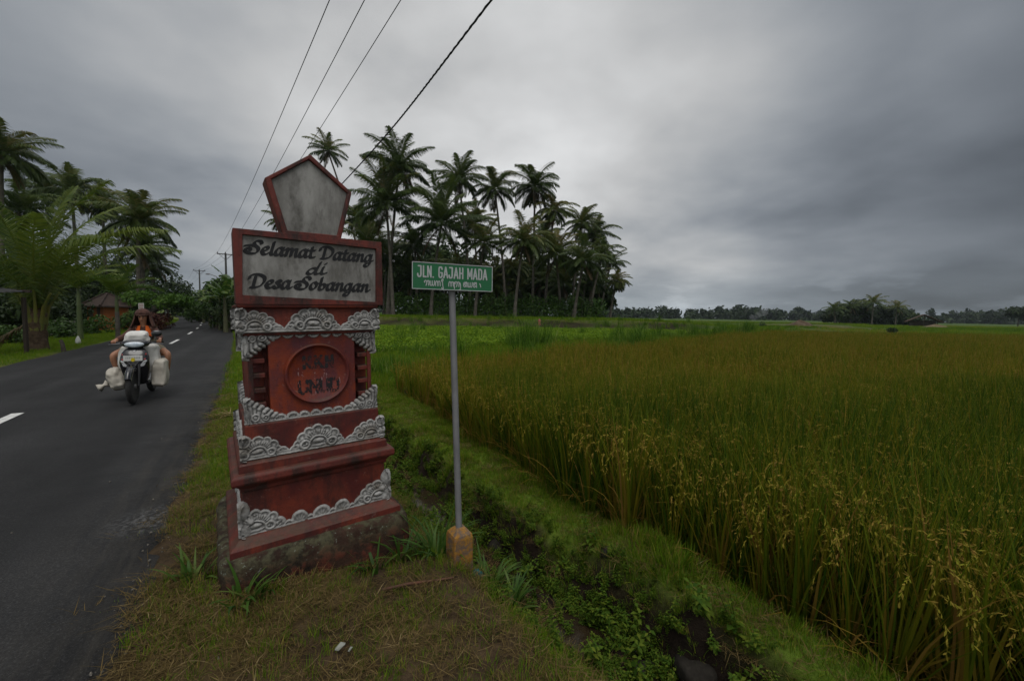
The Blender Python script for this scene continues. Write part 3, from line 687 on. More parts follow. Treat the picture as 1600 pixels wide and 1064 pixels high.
# ------------------------------------------------------------------ street name sign
def build_sign():
    base = ground_pt(722, 2.40); base.z = tz(base.x, base.y)
    s = empty('street_sign', base, 0, 'green street name plate with white lettering on a grey pole set in a yellow block', 'street sign')
    top = at(706, 452, 2.47); bot = at(717, 822, 2.42)
    lc = lambda P: Vector(P)-base
    galv = mat('galvanised grey paint', (.21, .21, .215), .5, (.15, .15, .155), 5, metal=.15, bump=.05)
    b = MB(); ax = lc(top)-lc(bot); b.tube([lc(bot)-ax*.12, lc(bot), lc(bot)+ax*.5, lc(top)+ax*.05], [.0195]*4, 20); b.build('pole', galv, s, smooth=40)
    yel, t, out_ = newmat('worn yellow paint'); bs = t.new('ShaderNodeBsdfPrincipled'); t.l.new(bs.outputs[0], out_.inputs[0]); tc = t.new('ShaderNodeTexCoord').outputs['Object']
    cc = t.mix(t.ramp(t.noise(tc, 14, 7, .7), [(.4, 0.0), (.62, 1.0)]), (.22, .095, .012), (.33, .165, .018)); cc = t.mix(t.ramp(t.noise(tc, 24, 8, .72), [(.45, 0.0), (.56, .85)]), cc, (.105, .08, .066)); cc = t.mix(t.ramp(t.noise(tc, 9, 5, .7), [(.58, 0.0), (.7, .8)]), cc, (.05, .04, .02))
    t.put(bs.inputs['Base Color'], cc); bs.inputs['Roughness'].default_value = .85
    bp = t.new('ShaderNodeBump'); bp.inputs['Strength'].default_value = .6; bp.inputs['Distance'].default_value = .01; t.put(bp.inputs['Height'], t.noise(tc, 30, 7, .7)); t.l.new(bp.outputs[0], bs.inputs['Normal'])
    bt = lc(bot); bz = bt.z; w = .060
    b = MB(); Mr = Matrix.Translation((bt.x+.004, bt.y, 0)) @ Matrix.Rotation(R(34), 4, 'Z')
    b.loft([[(sx*w*k, sy*w*k, z) for sx, sy in ((-1, -1), (1, -1), (1, 1), (-1, 1))] for k, z in ((1.08, -.14), (1.03, bz-.055), (.96, bz-.035), (.45, bz))], True, Mr)
    b.build('footing', yel, s, bevel=.008, seg=3)
    # plate: rotated so that its right end goes away from the camera
    ang = R(24); pc = at(706.5, 432, 2.45); L = .53; Hh = .165
    bpy.context.view_layer.update()
    dx = Vector((math.cos(ang), math.sin(ang), 0)); nrm = Vector((math.sin(ang), -math.cos(ang), 0))
    # ends by intersecting the photographed edges with the plate's plane
    def pl(px, py):
        d = ray(px, py); o = Vector((0, 0, HC)); n0 = pc+nrm*.024; tt = (n0-o).dot(nrm)/d.dot(nrm); q = o+d*tt-n0; return q.dot(dx), q.z
    cs = [pl(643.5, 409), pl(770, 416), pl(769, 456), pl(644, 451.5)]; print('plate', cs)
    x0 = (cs[0][0]+cs[3][0])/2; x1 = (cs[1][0]+cs[2][0])/2; zt = (cs[0][1]+cs[1][1])/2; zb = (cs[2][1]+cs[3][1])/2
    org = lc(pc+nrm*.024); yaw = ang
    green = mat('green sign enamel', (.004, .125, .040), .42, (.006, .105, .036), 3, coat=.1)
    white = mat('white sign lettering', (.42, .44, .44), .5, (.34, .36, .36), 30)
    b = MB(); b.box(((x0+x1)/2, .003, (zt+zb)/2), (x1-x0, .004, zt-zb)); plate = b.build('name_plate', green, s, bevel=.001, loc=org, rz=yaw)
    bw = .0042; e = .0012
    b = MB()
    for cx_, cz_, w_, h_ in (((x0+x1)/2, zt-bw/2, x1-x0, bw), ((x0+x1)/2, zb+bw/2, x1-x0, bw), (x0+bw/2, (zt+zb)/2, bw, zt-zb-2*bw), (x1-bw/2, (zt+zb)/2, bw, zt-zb-2*bw)): b.box((cx_, .0002, cz_), (w_, .003, h_))
    b.build('plate_border', white, plate)
    pc_ = lambda y: (lambda x, z: (x, y, z))
    W = x1-x0; Hh = zt-zb
    st, w = layout('JLN. GAJAH MADA', BLOCK, 1, 1, 0, False, .13); al = np.concatenate(st); k = (.855*W)/(al[:, 0].max()-al[:, 0].min())
    st = [np.stack([x0+.065*W+s_[:, 0]*k, zt-.535*Hh+s_[:, 1]*.385*Hh], 1) for s_ in st]
    put_text('plate_lettering', st, white, plate, pc_(-.0006), .0088, .0012)
    # the second line, in Balinese letters (traced as strokes)
    def arch(x, n=10, w_=.5, h=1.0, z=0): return [(x+w_/2-w_/2*math.cos(math.pi*i/n), z+h*math.sin(math.pi*i/n)**.6) for i in range(n+1)]
    G = []
    def na(x):   # looped hook with a following arch
        G.append([(x+.05, .55), (x-.02, .75), (x+.15, .95), (x+.34, .75), (x+.30, .2), (x+.22, .0)]); G.append([(x+.33, .6), (x+.5, .95), (x+.66, .8), (x+.62, .0)]); return x+.82
    def ba(x): G.append([(x, .9), (x+.04, .1), (x+.2, .0), (x+.32, .2), (x+.34, .9), (x+.36, .2), (x+.5, .0), (x+.64, .2), (x+.68, .95)]); return x+.85
    def arc3(x):
        for i in range(2): G.append([(x+i*.36, .0), (x+i*.36+.02, .7), (x+i*.36+.16, .95), (x+i*.36+.3, .7), (x+i*.36+.34, .0)])
        return x+.86
    def tail(x): G.append([(x, .9), (x+.12, 1.35), (x+.28, 1.3), (x+.2, .9), (x+.22, .2), (x+.3, -.5), (x+.16, -.6), (x+.08, -.4)]); return x+.42
    def loopg(x): G.append([(x+.3, .95), (x+.05, .8), (x+.02, .2), (x+.2, .0), (x+.36, .25), (x+.18, .5), (x+.36, .8), (x+.5, .95), (x+.55, .0)]); return x+.72
    x = na(0); x = ba(x); x = arc3(x); x = tail(x); x += .75
    x = arc3(x); G.append([(x-.06, .9), (x, .2), (x+.02, -.45)]); x = na(x+.1); G.append([(x-.05, .8), (x+.08, .2), (x+.02, -.7), (x-.12, -.6)]); x += .55
    x = loopg(x); x = ba(x); x = loopg(x); x += .35; G.append([(x, .75), (x+.1, .55), (x+.16, .1)])
    al = np.concatenate([np.array(g) for g in G]); k = .70*W/(al[:, 0].max()-al[:, 0].min())
    st = [np.stack([x0+.145*W+q[:, 0]*k, zb+.15*Hh+q[:, 1]*.185*Hh], 1) for q in (catmull(g, 5) for g in G)]
    put_text('plate_script', st, white, plate, pc_(-.0006), .0055, .0011)
    # clamps behind the plate
    for cz_ in (zt-.03, zb+.03): b = MB(); b.box((0, .018, cz_), (.07, .026, .012)); b.build('clamp', galv, plate, bevel=.002)
    return s
# ------------------------------------------------------------------ small growth
def U(a, b, n=None): return rs.uniform(a, b, n)
def grass_materials():
    G = {}
    G['rice'] = leafmat('rice leaf', [(0, (.028, .066, .005)), (.38, (.098, .138, .008)), (.70, (.195, .165, .012)), (1, (.25, .145, .035))], .4, .7, .25, .1)
    G['ear'] = leafmat('ripe rice ear', [(0, (.17, .19, .014)), (.5, (.25, .20, .026)), (1, (.30, .18, .045))], .25, .7, .25, .1)
    G['grass'] = leafmat('short green grass', [(0, (.060, .130, .007)), (.6, (.130, .215, .011)), (.85, (.20, .225, .020)), (1, (.28, .21, .055))], .38, .7, .25, .1)
    G['straw'] = leafmat('dry cut grass', [(0, (.06, .045, .016)), (.5, (.125, .086, .032)), (.85, (.20, .145, .06)), (1, (.29, .22, .11))], .2, .8, .25, .1)
    G['weed'] = leafmat('ditch weed leaf', [(0, (.030, .070, .007)), (.6, (.070, .120, .011)), (1, (.130, .165, .018))], .3, .7, .25, .1)
    G['tall'] = leafmat('tall green grass', [(0, (.026, .070, .007)), (.6, (.070, .155, .011)), (.9, (.15, .23, .035)), (1, (.26, .29, .09))], .38, .7, .25, .1)
    G['crop'] = leafmat('low leafy crop', [(0, (.060, .135, .008)), (.6, (.130, .225, .012)), (1, (.20, .28, .020))], .38, .7, .25, .1)
    return G
def rice_clump(G, nb, ne, wide=1.0, tm=.15):
    f = Fol(); r = .055*np.sqrt(U(0, 1, nb)); a = U(0, TAU, nb)
    P = np.stack([r*np.cos(a), r*np.sin(a), np.zeros(nb)], -1)
    t = np.clip(rs.normal(tm+.014*ne, .22, nb), 0, 1)
    dead = U(0, 1, nb) < .09; t[dead] = U(.8, 1, dead.sum())
    f.blades(P, a+U(-.6, .6, nb), np.abs(rs.normal(.09, .07, nb)), U(.62, 1.0, nb)*np.where(dead, .6, 1), U(.011, .019, nb)*wide, U(.05, .75, nb)+dead*U(.9, 2.0, nb), 6, t)
    m = nb//3; a = U(0, TAU, m); P = np.stack([.05*np.cos(a), .05*np.sin(a), np.zeros(m)], -1)   # lower leaves
    f.blades(P, a, U(.2, .5, m), U(.3, .55, m), U(.007, .012, m)*wide, U(.8, 2.0, m), 4, np.where(U(0, 1, m) < .45, U(.8, 1, m), U(0, .35, m)))
    for i in range(ne):                                                                    # drooping ears, grains as short strips along the stem
        az = U(0, TAU); h = U(.50, .72); l = U(.19, .30); k = 9
        s = np.linspace(0, 1, k); th = .20+2.75*np.clip(s*1.25, 0, 1)**.9
        x = .07+np.cumsum(np.sin(th))*l/k; z = h+np.cumsum(np.cos(th))*l/k
        C = np.stack([x*math.cos(az), x*math.sin(az), z], -1)
        stem = np.array([[[.03*math.cos(az), .03*math.sin(az), .2], [.06*math.cos(az), .06*math.sin(az), h*.7], C[0]]])
        f.strips(stem, np.full((1, 3, 3), .0016)*[[[1, 1, 0]]], [.6], 0)
        ng = 26; q_ = U(.8, k-1.01, ng); i0 = q_.astype(int); fr_ = (q_-i0)[:, None]; b0 = C[i0]*(1-fr_)+C[np.minimum(i0+1, k-1)]*fr_; tg = C[np.minimum(i0+1, k-1)]-C[i0]; tg /= np.linalg.norm(tg, axis=1, keepdims=True)+1e-9; out = tg*.75+rs.normal(size=(ng, 3))*.38; out[:, 2] -= .35; out /= np.linalg.norm(out, axis=1, keepdims=True)
        gl = U(.014, .026, ng)[:, None]*(.6+.4*wide)
        CC = np.stack([b0, b0+out*gl*.5, b0+out*gl], 1); wv = rs.normal(size=(ng, 3)); wv /= np.linalg.norm(wv, axis=1, keepdims=True)
        Wv = wv[:, None]*np.array([.0010, .0034, .0010])[None, :, None]*wide; f.strips(CC, Wv, np.clip(rs.normal(.5, .25, ng), 0, 1), 1)
    return f.mesh('rice_clump', [G['rice'], G['ear']])
def tuft(G, mat_, nb, lo, hi, wid, spread, bend, rad, tlo=0, thi=1, k=3, name='tuft'):
    f = Fol(); r = rad*np.sqrt(U(0, 1, nb)); a = U(0, TAU, nb); P = np.stack([r*np.cos(a), r*np.sin(a), np.full(nb, -.005)], -1)
    f.blades(P, U(0, TAU, nb) if rad > .06 else a+U(-.8, .8, nb), np.abs(rs.normal(0, spread, nb)), U(lo, hi, nb), U(.7, 1.3, nb)*wid, U(.2, 1, nb)*bend, k, U(tlo, thi, nb))
    return f.mesh(name, [G[mat_]])
def litter(G, nb, rad):
    f = Fol(); P = np.stack([U(-rad, rad, nb), U(-rad, rad, nb), U(.002, .02, nb)], -1); az = U(0, TAU, nb)
    f.blades(P, az, U(1.2, 1.6, nb), U(.02, .10, nb)*np.where(U(0, 1, nb) < .08, 1.7, 1), U(.0018, .0042, nb), U(-.4, .45, nb), 4, np.clip(rs.normal(.36, .28, nb), 0, 1))
    return f.mesh('litter', [G['straw']])
def weed(G, ns, h, leaf):
    f = Fol()
    for i in range(ns):
        az = U(0, TAU); hh = h*U(.5, 1); lean = U(.1, .55); k = 7
        for j in range(k):
            s = (j+1)/k; b = np.array([math.cos(az)*math.sin(lean)*hh*s, math.sin(az)*math.sin(lean)*hh*s, math.cos(lean)*hh*s])
            n2 = 2 if j < k-1 else 3; aa = j*1.57+np.arange(n2)*math.pi+U(-.4, .4, n2)
            l = leaf*(1.1-.5*s)*U(.8, 1.2, n2); d = np.stack([np.cos(aa)*.9, np.sin(aa)*.9, np.full(n2, .25)], -1)
            C = np.stack([b+0*d, b+d*l[:, None]*.5, b+d*l[:, None]-[0, 0, .3*l.mean()]], 1); wv = np.stack([-np.sin(aa), np.cos(aa), np.zeros(n2)], -1)
            f.strips(C, wv[:, None]*(l[:, None]*np.array([.03, .22, .02])[None])[..., None], U(0, 1, n2))
        st = np.array([[[0, 0, -.01], [math.cos(az)*math.sin(lean)*hh*.5, math.sin(az)*math.sin(lean)*hh*.5, math.cos(lean)*hh*.5], [math.cos(az)*math.sin(lean)*hh, math.sin(az)*math.sin(lean)*hh, math.cos(lean)*hh]]])
        f.strips(st, np.array([[[.002, 0, 0]]*3]), [.3])
    return f.mesh('weed', [G['weed']])

def pts(x0, x1, y0, y1, step, jit=.5):
    gx, gy = np.meshgrid(np.arange(x0, x1, step), np.arange(y0, y1, step), indexing='ij')
    x = gx.ravel()+U(-jit, jit, gx.size)*step; y = gy.ravel()+U(-jit, jit, gy.size)*step; return x, y
def seen(x, y, m=1.2): return (y > -.6) & (np.abs(x) < 1.36*np.maximum(y, 0)+m)
def uvpts(u0, u1, v0, v1, step):
    u, v = pts(u0, u1, v0, v1, step); return v*math.cos(TH)-u*math.sin(TH), v*math.sin(TH)+u*math.cos(TH), u, v
def near_pillar(x, y, g=.03):
    lx = (x+1.335)*math.cos(R(36))+(y-2.675)*math.sin(R(36)); ly = -(x+1.335)*math.sin(R(36))+(y-2.675)*math.cos(R(36))
    return (np.abs(lx) < .51+g) & (np.abs(ly) < .51+g)
def rots(n, tilt=.1): return np.stack([rs.normal(0, tilt, n), rs.normal(0, tilt, n), U(0, TAU, n)], -1)

def build_growth():
    G = grass_materials()
    # rice
    near = [rice_clump(G, 34, ne, 1, tm) for ne, tm in ((3, .10), (5, .14), (7, .18), (6, .28), (9, .34), (12, .40))]; far = [rice_clump(G, 30, ne, 1.6, tm) for ne, tm in ((3, .26), (4, .34), (7, .42), (9, .48))]
    u, v = pts(-3.2, 7.5, 2.0, 10, .13, .3)
    xa = v*math.cos(TH)-u*math.sin(TH); ya = v*math.sin(TH)+u*math.cos(TH); k = rice_mask(xa, ya) & (ya < 7) & (ya > -1.2) & (xa < 1.36*np.maximum(ya, 0)+2.2); xa, ya = xa[k], ya[k]
    xb, yb = pts(-3, 46, 7, 31.5, .27); k = rice_mask(xb, yb) & seen(xb, yb, 2); xb, yb = xb[k], yb[k]
    x = np.concatenate([xa, xb]); y = np.concatenate([ya, yb]); z = terr(x, y)-.01
    ripe = np.clip(.45+.38*wob(x, y, .55)+.25*wob(x, y, 1.9, 3)+U(-.35, .35, len(x))+.22*sm(3.0, 2.4, uvof(x, y)[1])-.16+.34*sm(2.5, 7, y)*sm(9.5, 7, y)+.2*sm(7, 9.5, y), 0, .999); vi = np.concatenate([(ripe[:len(xa)]*6).astype(int), 6+(ripe[len(xa):]*4).astype(int)])
    hgt = .97+.10*wob(x, y, .9)+U(-.08, .08, len(x))-.10*sm(4, 9, y); print('rice', len(x))
    scatter('rice_crop', np.stack([x, y, z], -1), rots(len(x), .09), hgt, vi, near+far, 'ripening rice crop with drooping golden ears beyond the ditch', 'rice')
    # short grass
    gv = [tuft(G, 'grass', 22, .02, .065, .0036, .5, .9, .035, 0, 1) for _ in range(4)] + [tuft(G, 'grass', 34, .08, .20, .011, .35, .8, .16, 0, .9) for _ in range(3)]
    X, Y, V_, S = [], [], [], []
    def put(x, y, vi, sc): X.append(x); Y.append(y); V_.append(np.broadcast_to(vi, x.shape)); S.append(sc)
    x, y, u, v = uvpts(-1.5, 9, -.72, 1.35, .036)                       # verge
    d = sm(-.15, .75, wob(x, y, 2.1)+.25*wob(x, y, 6))*.6+.24; d += .55*sm(3.1, 4.2, u)+.5*sm(.25, .5, np.exp(-((x+.25)**2+(y-2.6)**2)/.10)); d += .45*sm(1.0, 1.25, v)
    d *= sm(-.62, -.40, v+.10*np.sin(u*7.3+1)+.06*np.sin(u*17)); k = (rs.rand(len(x)) < d) & seen(x, y) & ~near_pillar(x, y, .0); x, y, u, v = x[k], y[k], u[k], v[k]; put(x, y, rs.randint(0, 4, len(x)), U(.6, 1.25, len(x)))
    x, y, u, v = uvpts(-2.5, 11, 1.0, 2.38, .032)                       # strip beside the rice
    c = ditch_c(u); d = np.maximum(sm(c+.10, c+.24, v)*.98, .55*sm(c+.02, c+.10, v))+.45*sm(c-.2, c-.35, v); k = (rs.rand(len(x)) < d) & seen(x, y, 1.6) & (u < 10.5); x, y = x[k], y[k]; pt = wob(x, y, 2.4, 3)+.6*wob(x, y, 7); put(x, y, rs.randint(0, 4, len(x)), U(.5, 1.2, len(x))*(1+.9*sm(2.05, 2.25, v[k])+.8*sm(.15, .8, pt)))
    x, y, u, v = uvpts(9, 60, -4.2, 3.6, .13); vr = v+road_c(u); k = (vr > -.46) & (rs.rand(len(x)) < .9) & (vr < 3.2); x, y = x[k], y[k]; put(x, y, 4+rs.randint(0, 3, len(x)), U(.45, .85, len(x)))
    x, y, u, v = uvpts(5, 75, -16, -5.1, .17); vr = v+road_c(u); k = (vr < -5.2) & (vr > -11.5) & seen(x, y); x, y = x[k], y[k]; put(x, y, 4+rs.randint(0, 3, len(x)), U(.4, .8, len(x))*(1+.5*sm(-8, -10, vr[k])))
    x, y = pts(-8, 36, 7, 37, .17); w = wline(x, y); k = (w > .2) & (w < 4.6) & (uvof(x, y)[1] > 1.5) & seen(x, y); x, y = x[k], y[k]; put(x, y, 4+rs.randint(0, 3, len(x)), U(.6, 1.3, len(x)))
    x, y = pts(-14, 30, 35, 48, .32); k = (terr(x, y) > .75) & seen(x, y); x, y = x[k], y[k]; put(x, y, 4+rs.randint(0, 3, len(x)), U(.8, 1.6, len(x)))
    x = np.concatenate(X); y = np.concatenate(Y); print('grass', len(x))
    scatter('short_grass', np.stack([x, y, terr(x, y)], -1), rots(len(x), .15), np.concatenate(S), np.concatenate(V_), gv, 'short green grass on the verge, ditch bank and roadsides', 'grass')
    # dry cut grass lying about
    sv = [litter(G, 44, .06) for _ in range(5)]+[tuft(G, 'straw', 12, .03, .08, .004, .7, 1.3, .04) for _ in range(2)]
    x, y, u, v = uvpts(-1.5, 8.5, -.75, 1.45, .042); d = .27+.30*sm(0, .6, wob(x, y, 2.3))+.25*sm(-.30, -.42, v)
    d *= sm(-.68, -.46, v+.10*np.sin(u*7.3+1)+.07*np.sin(u*15))*(1-.5*sm(3, 5, u)); k = (rs.rand(len(x)) < d) & seen(x, y) & ~near_pillar(x, y, -.01); x1, y1 = x[k], y[k]
    x, y, u, v = uvpts(-2.5, 9, 1.5, 2.25, .06); k = (rs.rand(len(x)) < .36) & seen(x, y, 1.5) & (v > ditch_c(u)+.2); x1 = np.concatenate([x1, x[k]]); y1 = np.concatenate([y1, y[k]])
    scatter('dry_grass', np.stack([x1, y1, terr(x1, y1)+.004], -1), rots(len(x1), .15), U(.6, 1.25, len(x1)), rs.randint(0, 7, len(x1)), sv, 'dry cut grass and straw littering the verge', 'dry grass'); print('straw', len(x1))
    # ditch weeds
    wv = [weed(G, 6, .09, .024) for _ in range(3)]+[weed(G, 3, .20, .050) for _ in range(3)]
    x, y, u, v = uvpts(-2.5, 9.5, .8, 2.0, .036); c = ditch_c(u)
    d = .90*sm(c+.00, c+.10, v)*sm(c+.36, c+.24, v)*(.45+.55*sm(-.3, .2, wob(x, y, 3.3)))+.75*sm(c-.45, c-.2, v)*sm(c+.02, c-.08, v)*(.25+.75*sm(-.2, .4, wob(x, y, 2.7, 3))); k = (rs.rand(len(x)) < d) & seen(x, y, 1.5); x, y = x[k], y[k]
    scatter('ditch_weeds', np.stack([x, y, terr(x, y)], -1), rots(len(x), .3), U(.5, 1.15, len(x)), rs.choice(6, len(x), p=[.30, .29, .29, .04, .04, .04]), wv, 'small leafy weeds growing down the walls of the ditch', 'weeds'); print('weeds', len(x))
    # tall grass on the bank beyond the rice, and along the terrace
    tv = [tuft(G, 'tall', 60, .45, 1.0, .016, .22, 1.1, .22, 0, .95, 5) for _ in range(4)]+[tuft(G, 'tall', 40, .2, .5, .014, .35, 1.0, .25, 0, 1, 4) for _ in range(2)]
    x, y = pts(-8, 34, 7, 36, .34); w = wline(x, y); k = (w > .5) & (w < 4.6) & (uvof(x, y)[1] > 1.3) & (rs.rand(len(x)) < (.05+.9*sm(.2, .5, wob(x, y, 1.15)))) & seen(x, y); x, y = x[k], y[k]
    big = (sm(.0, .6, wob(x, y, .75, 1)) > .5) & (w[k] > .8); vi = np.where(big & (rs.rand(len(x)) < .8), rs.randint(0, 4, len(x)), rs.randint(4, 6, len(x))); sc = np.where(vi < 4, U(.8, 1.5, len(x)), U(.7, 1.2, len(x)))
    x2, y2 = pts(-10, 26, 34, 38, .6); k = (rs.rand(len(x2)) < .3) & (wline(x2, y2) > 1) & (uvof(x2, y2)[1] > 2); x2, y2 = x2[k], y2[k]
    x3, y3 = pts(-12, 30, 14, 34, .9); k = (wline(x3, y3) > 4) & (rs.rand(len(x3)) < .16) & (uvof(x3, y3)[1] > 1); x3, y3 = x3[k], y3[k]
    x = np.concatenate([x, x2, x3]); y = np.concatenate([y, y2, y3]); vi = np.concatenate([vi, rs.randint(0, 6, len(x2)+len(x3))]); sc = np.concatenate([sc, U(.5, 1.0, len(x2)+len(x3))])
    scatter('tall_grass', np.stack([x, y, terr(x, y)], -1), rots(len(x), .1), sc, vi, tv, 'tall arching green grass on the bank between rice and green crop', 'grass'); print('tall', len(x))
    # low leafy crop between the bank and the terrace
    f = []
    for _ in range(3):
        q = Fol(); n = 110; r = .26*np.sqrt(U(0, 1, n)); a = U(0, TAU, n); P = np.stack([r*np.cos(a), r*np.sin(a), U(.04, .26, n)], -1); N = rs.normal(size=(n, 3))*.5; N[:, 2] = 1; N /= np.linalg.norm(N, axis=1, keepdims=True)
        q.leaves(P, N, U(.06, .11, n), U(.035, .06, n), U(0, 1, n)); f.append(q.mesh('crop_kind', [G['crop']]))
    x, y = pts(-14, 40, 9, 36, .36); w = wline(x, y); u, v = uvof(x, y); k = (w > 4.0) & (v > 1.6+.0*u) & (y < 34.6) & seen(x, y); x, y = x[k], y[k]
    scatter('green_crop', np.stack([x, y, terr(x, y)-.02], -1), rots(len(x), .1), U(.7, 1.15, len(x)), rs.randint(0, 3, len(x)), f, 'bright green low leafy crop in front of the palm grove', 'crop'); print('crop', len(x))
    # far green paddies to the right
    pv = [tuft(G, 'grass', 40, .2, .45, .03, .3, .5, .4, a_, b_, 3) for a_, b_ in ((0, .35), (.25, .65), (.5, .85), (.75, 1))]
    x, y = pts(8, 150, 31.5, 115, .95); k = (rs.rand(len(x)) < .85) & (x < 1.36*y) & ((terr(x, y) < .6)) & (sm(.15, .6, wob(x, y, .045, 4))*sm(130, 60, y) < .35); x, y = x[k], y[k]
    scatter('far_paddy', np.stack([x, y, terr(x, y)], -1), rots(len(x), .1), U(.6, 1.1, len(x)), np.clip(np.floor((np.sin(np.floor((x*.8+y*.6)/17)*12.9+np.floor((y*.8-x*.6)/9)*78.2)*43758.5 % 1)*3.4+U(-.3, .3, len(x))), 0, 3).astype(int), pv, 'young green paddy spreading beyond the ripe rice', 'paddy'); print('paddy', len(x))
    return G

# ------------------------------------------------------------------ palms
def palm_mats():
    return dict(
        frond=leafmat('coconut frond', [(0, (.020, .040, .008)), (.5, (.050, .082, .016)), (.85, (.095, .125, .026)), (1, (.18, .145, .045))], .34, .5, .35, .3),
        young=leafmat('young coconut frond', [(0, (.022, .052, .007)), (.5, (.060, .105, .012)), (1, (.13, .165, .022))], .38, .45, .2, .35),
        dead=leafmat('dry palm frond', [(0, (.05, .034, .014)), (1, (.13, .095, .045))], .15),
        trunk=mat('palm bark', (.060, .052, .043), .9, (.125, .112, .094), 3.5, bump=.6, bscale=12, spec=.15),
        green=mat('areca stem', (.075, .095, .035), .6, (.05, .075, .022), 4),
        stalk=mat('yellow green leaf stalk', (.16, .14, .025), .55, (.09, .11, .022), 3),
        nut=mat('coconuts', (.10, .11, .03), .6, (.14, .10, .03), 8))
def frond(f, az, e0, L, droop, n, ll, lw, tint, mi=0, base=(0, 0, 0), hang=.5, vee=.25):
    s = np.linspace(0, 1, 10); e = e0-droop*s**1.25; st = L/9
    r = np.concatenate([[0], np.cumsum(np.cos(e[:-1])*st)]); z = np.concatenate([[0], np.cumsum(np.sin(e[:-1])*st)])
    sway = .06*L*s**2*rs.normal()
    C = np.stack([base[0]+r*math.cos(az)-sway*math.sin(az), base[1]+r*math.sin(az)+sway*math.cos(az), base[2]+z], -1)
    side = np.array([-math.sin(az), math.cos(az), 0.])
    wr = (.030*L/4.5)*(1-.85*s)
    f.strips(C[None], (side[None]*wr[:, None])[None], [min(1, tint+.25)], mi)
    T = np.gradient(C, axis=0); T /= np.linalg.norm(T, axis=1, keepdims=True); f.strips(C[None], (np.cross(T, side)*wr[:, None]*.7)[None], [min(1, tint+.25)], mi)
    ss = np.linspace(.10, .99, n); 
    Pb = np.stack([np.interp(ss, s, C[:, i]) for i in range(3)], -1); Tb = np.stack([np.interp(ss, s, T[:, i]) for i in range(3)], -1); Tb /= np.linalg.norm(Tb, axis=1, keepdims=True)
    N = np.cross(Tb, side)*-1; N *= np.where(N[:, 2:] < 0, -1, 1)
    l = ll*np.sin(math.pi*(.14+.80*ss))**.7*U(.85, 1.1, n)
    for sg in (-1, 1):
        d = Tb*(.50+.5*ss[:, None])+sg*side*.85+N*vee+rs.normal(0, .07, (n, 3)); d /= np.linalg.norm(d, axis=1, keepdims=True)
        h = hang*U(.6, 1.3, n)[:, None]; dn = np.array([0, 0, -1.])
        p1 = Pb+d*l[:, None]*.45+dn*l[:, None]*.08*h; d2 = d+dn*h*1.3; d2 /= np.linalg.norm(d2, axis=1, keepdims=True); p2 = p1+d2*l[:, None]*.55
        CC = np.stack([Pb, p1, p2], 1); wv = np.cross(d, N); wv /= np.linalg.norm(wv, axis=1, keepdims=True)+1e-9; wv = wv*.8+N*.5*sg
        f.strips(CC, wv[:, None]*(np.array([.45, 1, .10])*lw/2)[None, :, None]*np.ones((n, 1, 1)), np.clip(tint+rs.normal(0, .16, n), 0, 1), mi)
    return C[-1]
def coco_crown(PM, nf=24, n=30, L=(3.6, 4.6), lw=.085, droopy=1.0, seed=0, mkey='frond', dead=2, up=1.35):
    f = Fol()
    for i in range(nf):
        a = i*2.39996+rnd.uniform(-.3, .3); q = i/(nf-1); e0 = up-1.75*q**.9+rnd.uniform(-.12, .12)
        frond(f, a, e0, rnd.uniform(*L)*(.75+.25*math.sin(math.pi*min(1, .25+q))), (.75+.6*rnd.random())*droopy*(1.0 if q < .6 else .75), n, rnd.uniform(.95, 1.15)*L[1]/4.5, lw, .8-.5*q+rnd.uniform(-.1, .1), 0, hang=.75+.8*q)
    for i in range(dead): frond(f, rnd.uniform(0, TAU), -.75, L[0]*.8, .6, n//2, .6, lw, .5, 1, hang=1.4, base=(0, 0, -.2))
    return f.mesh('crown', [PM[mkey], PM['dead']])
def trunk_mesh(h, lean, r0, r1, m, rings=16, boss=1.6, bow=.5, n=10):
    b = MB(); path = []; rad = []
    for i in range(rings+1):
        s = i/rings; path.append((lean[0]*s**(1+bow), lean[1]*s**(1+bow), -.3+(h+.3)*s)); rad.append((r0+(r1-r0)*s)*(1+(boss-1)*math.exp(-s*12))*(1.03 if i % 2 else .98))
    b.tube(path, rad, n); return b
def nuts(PM, parent, z, lean):
    for i in range(5):
        a = rnd.uniform(0, TAU); b = MB(); b.ell((lean[0]+.28*math.cos(a), lean[1]+.28*math.sin(a), z-.25-rnd.uniform(0, .25)), (.13, .13, .16), n=8, m=5); b.build('coconut', PM['nut'], parent, smooth=180)

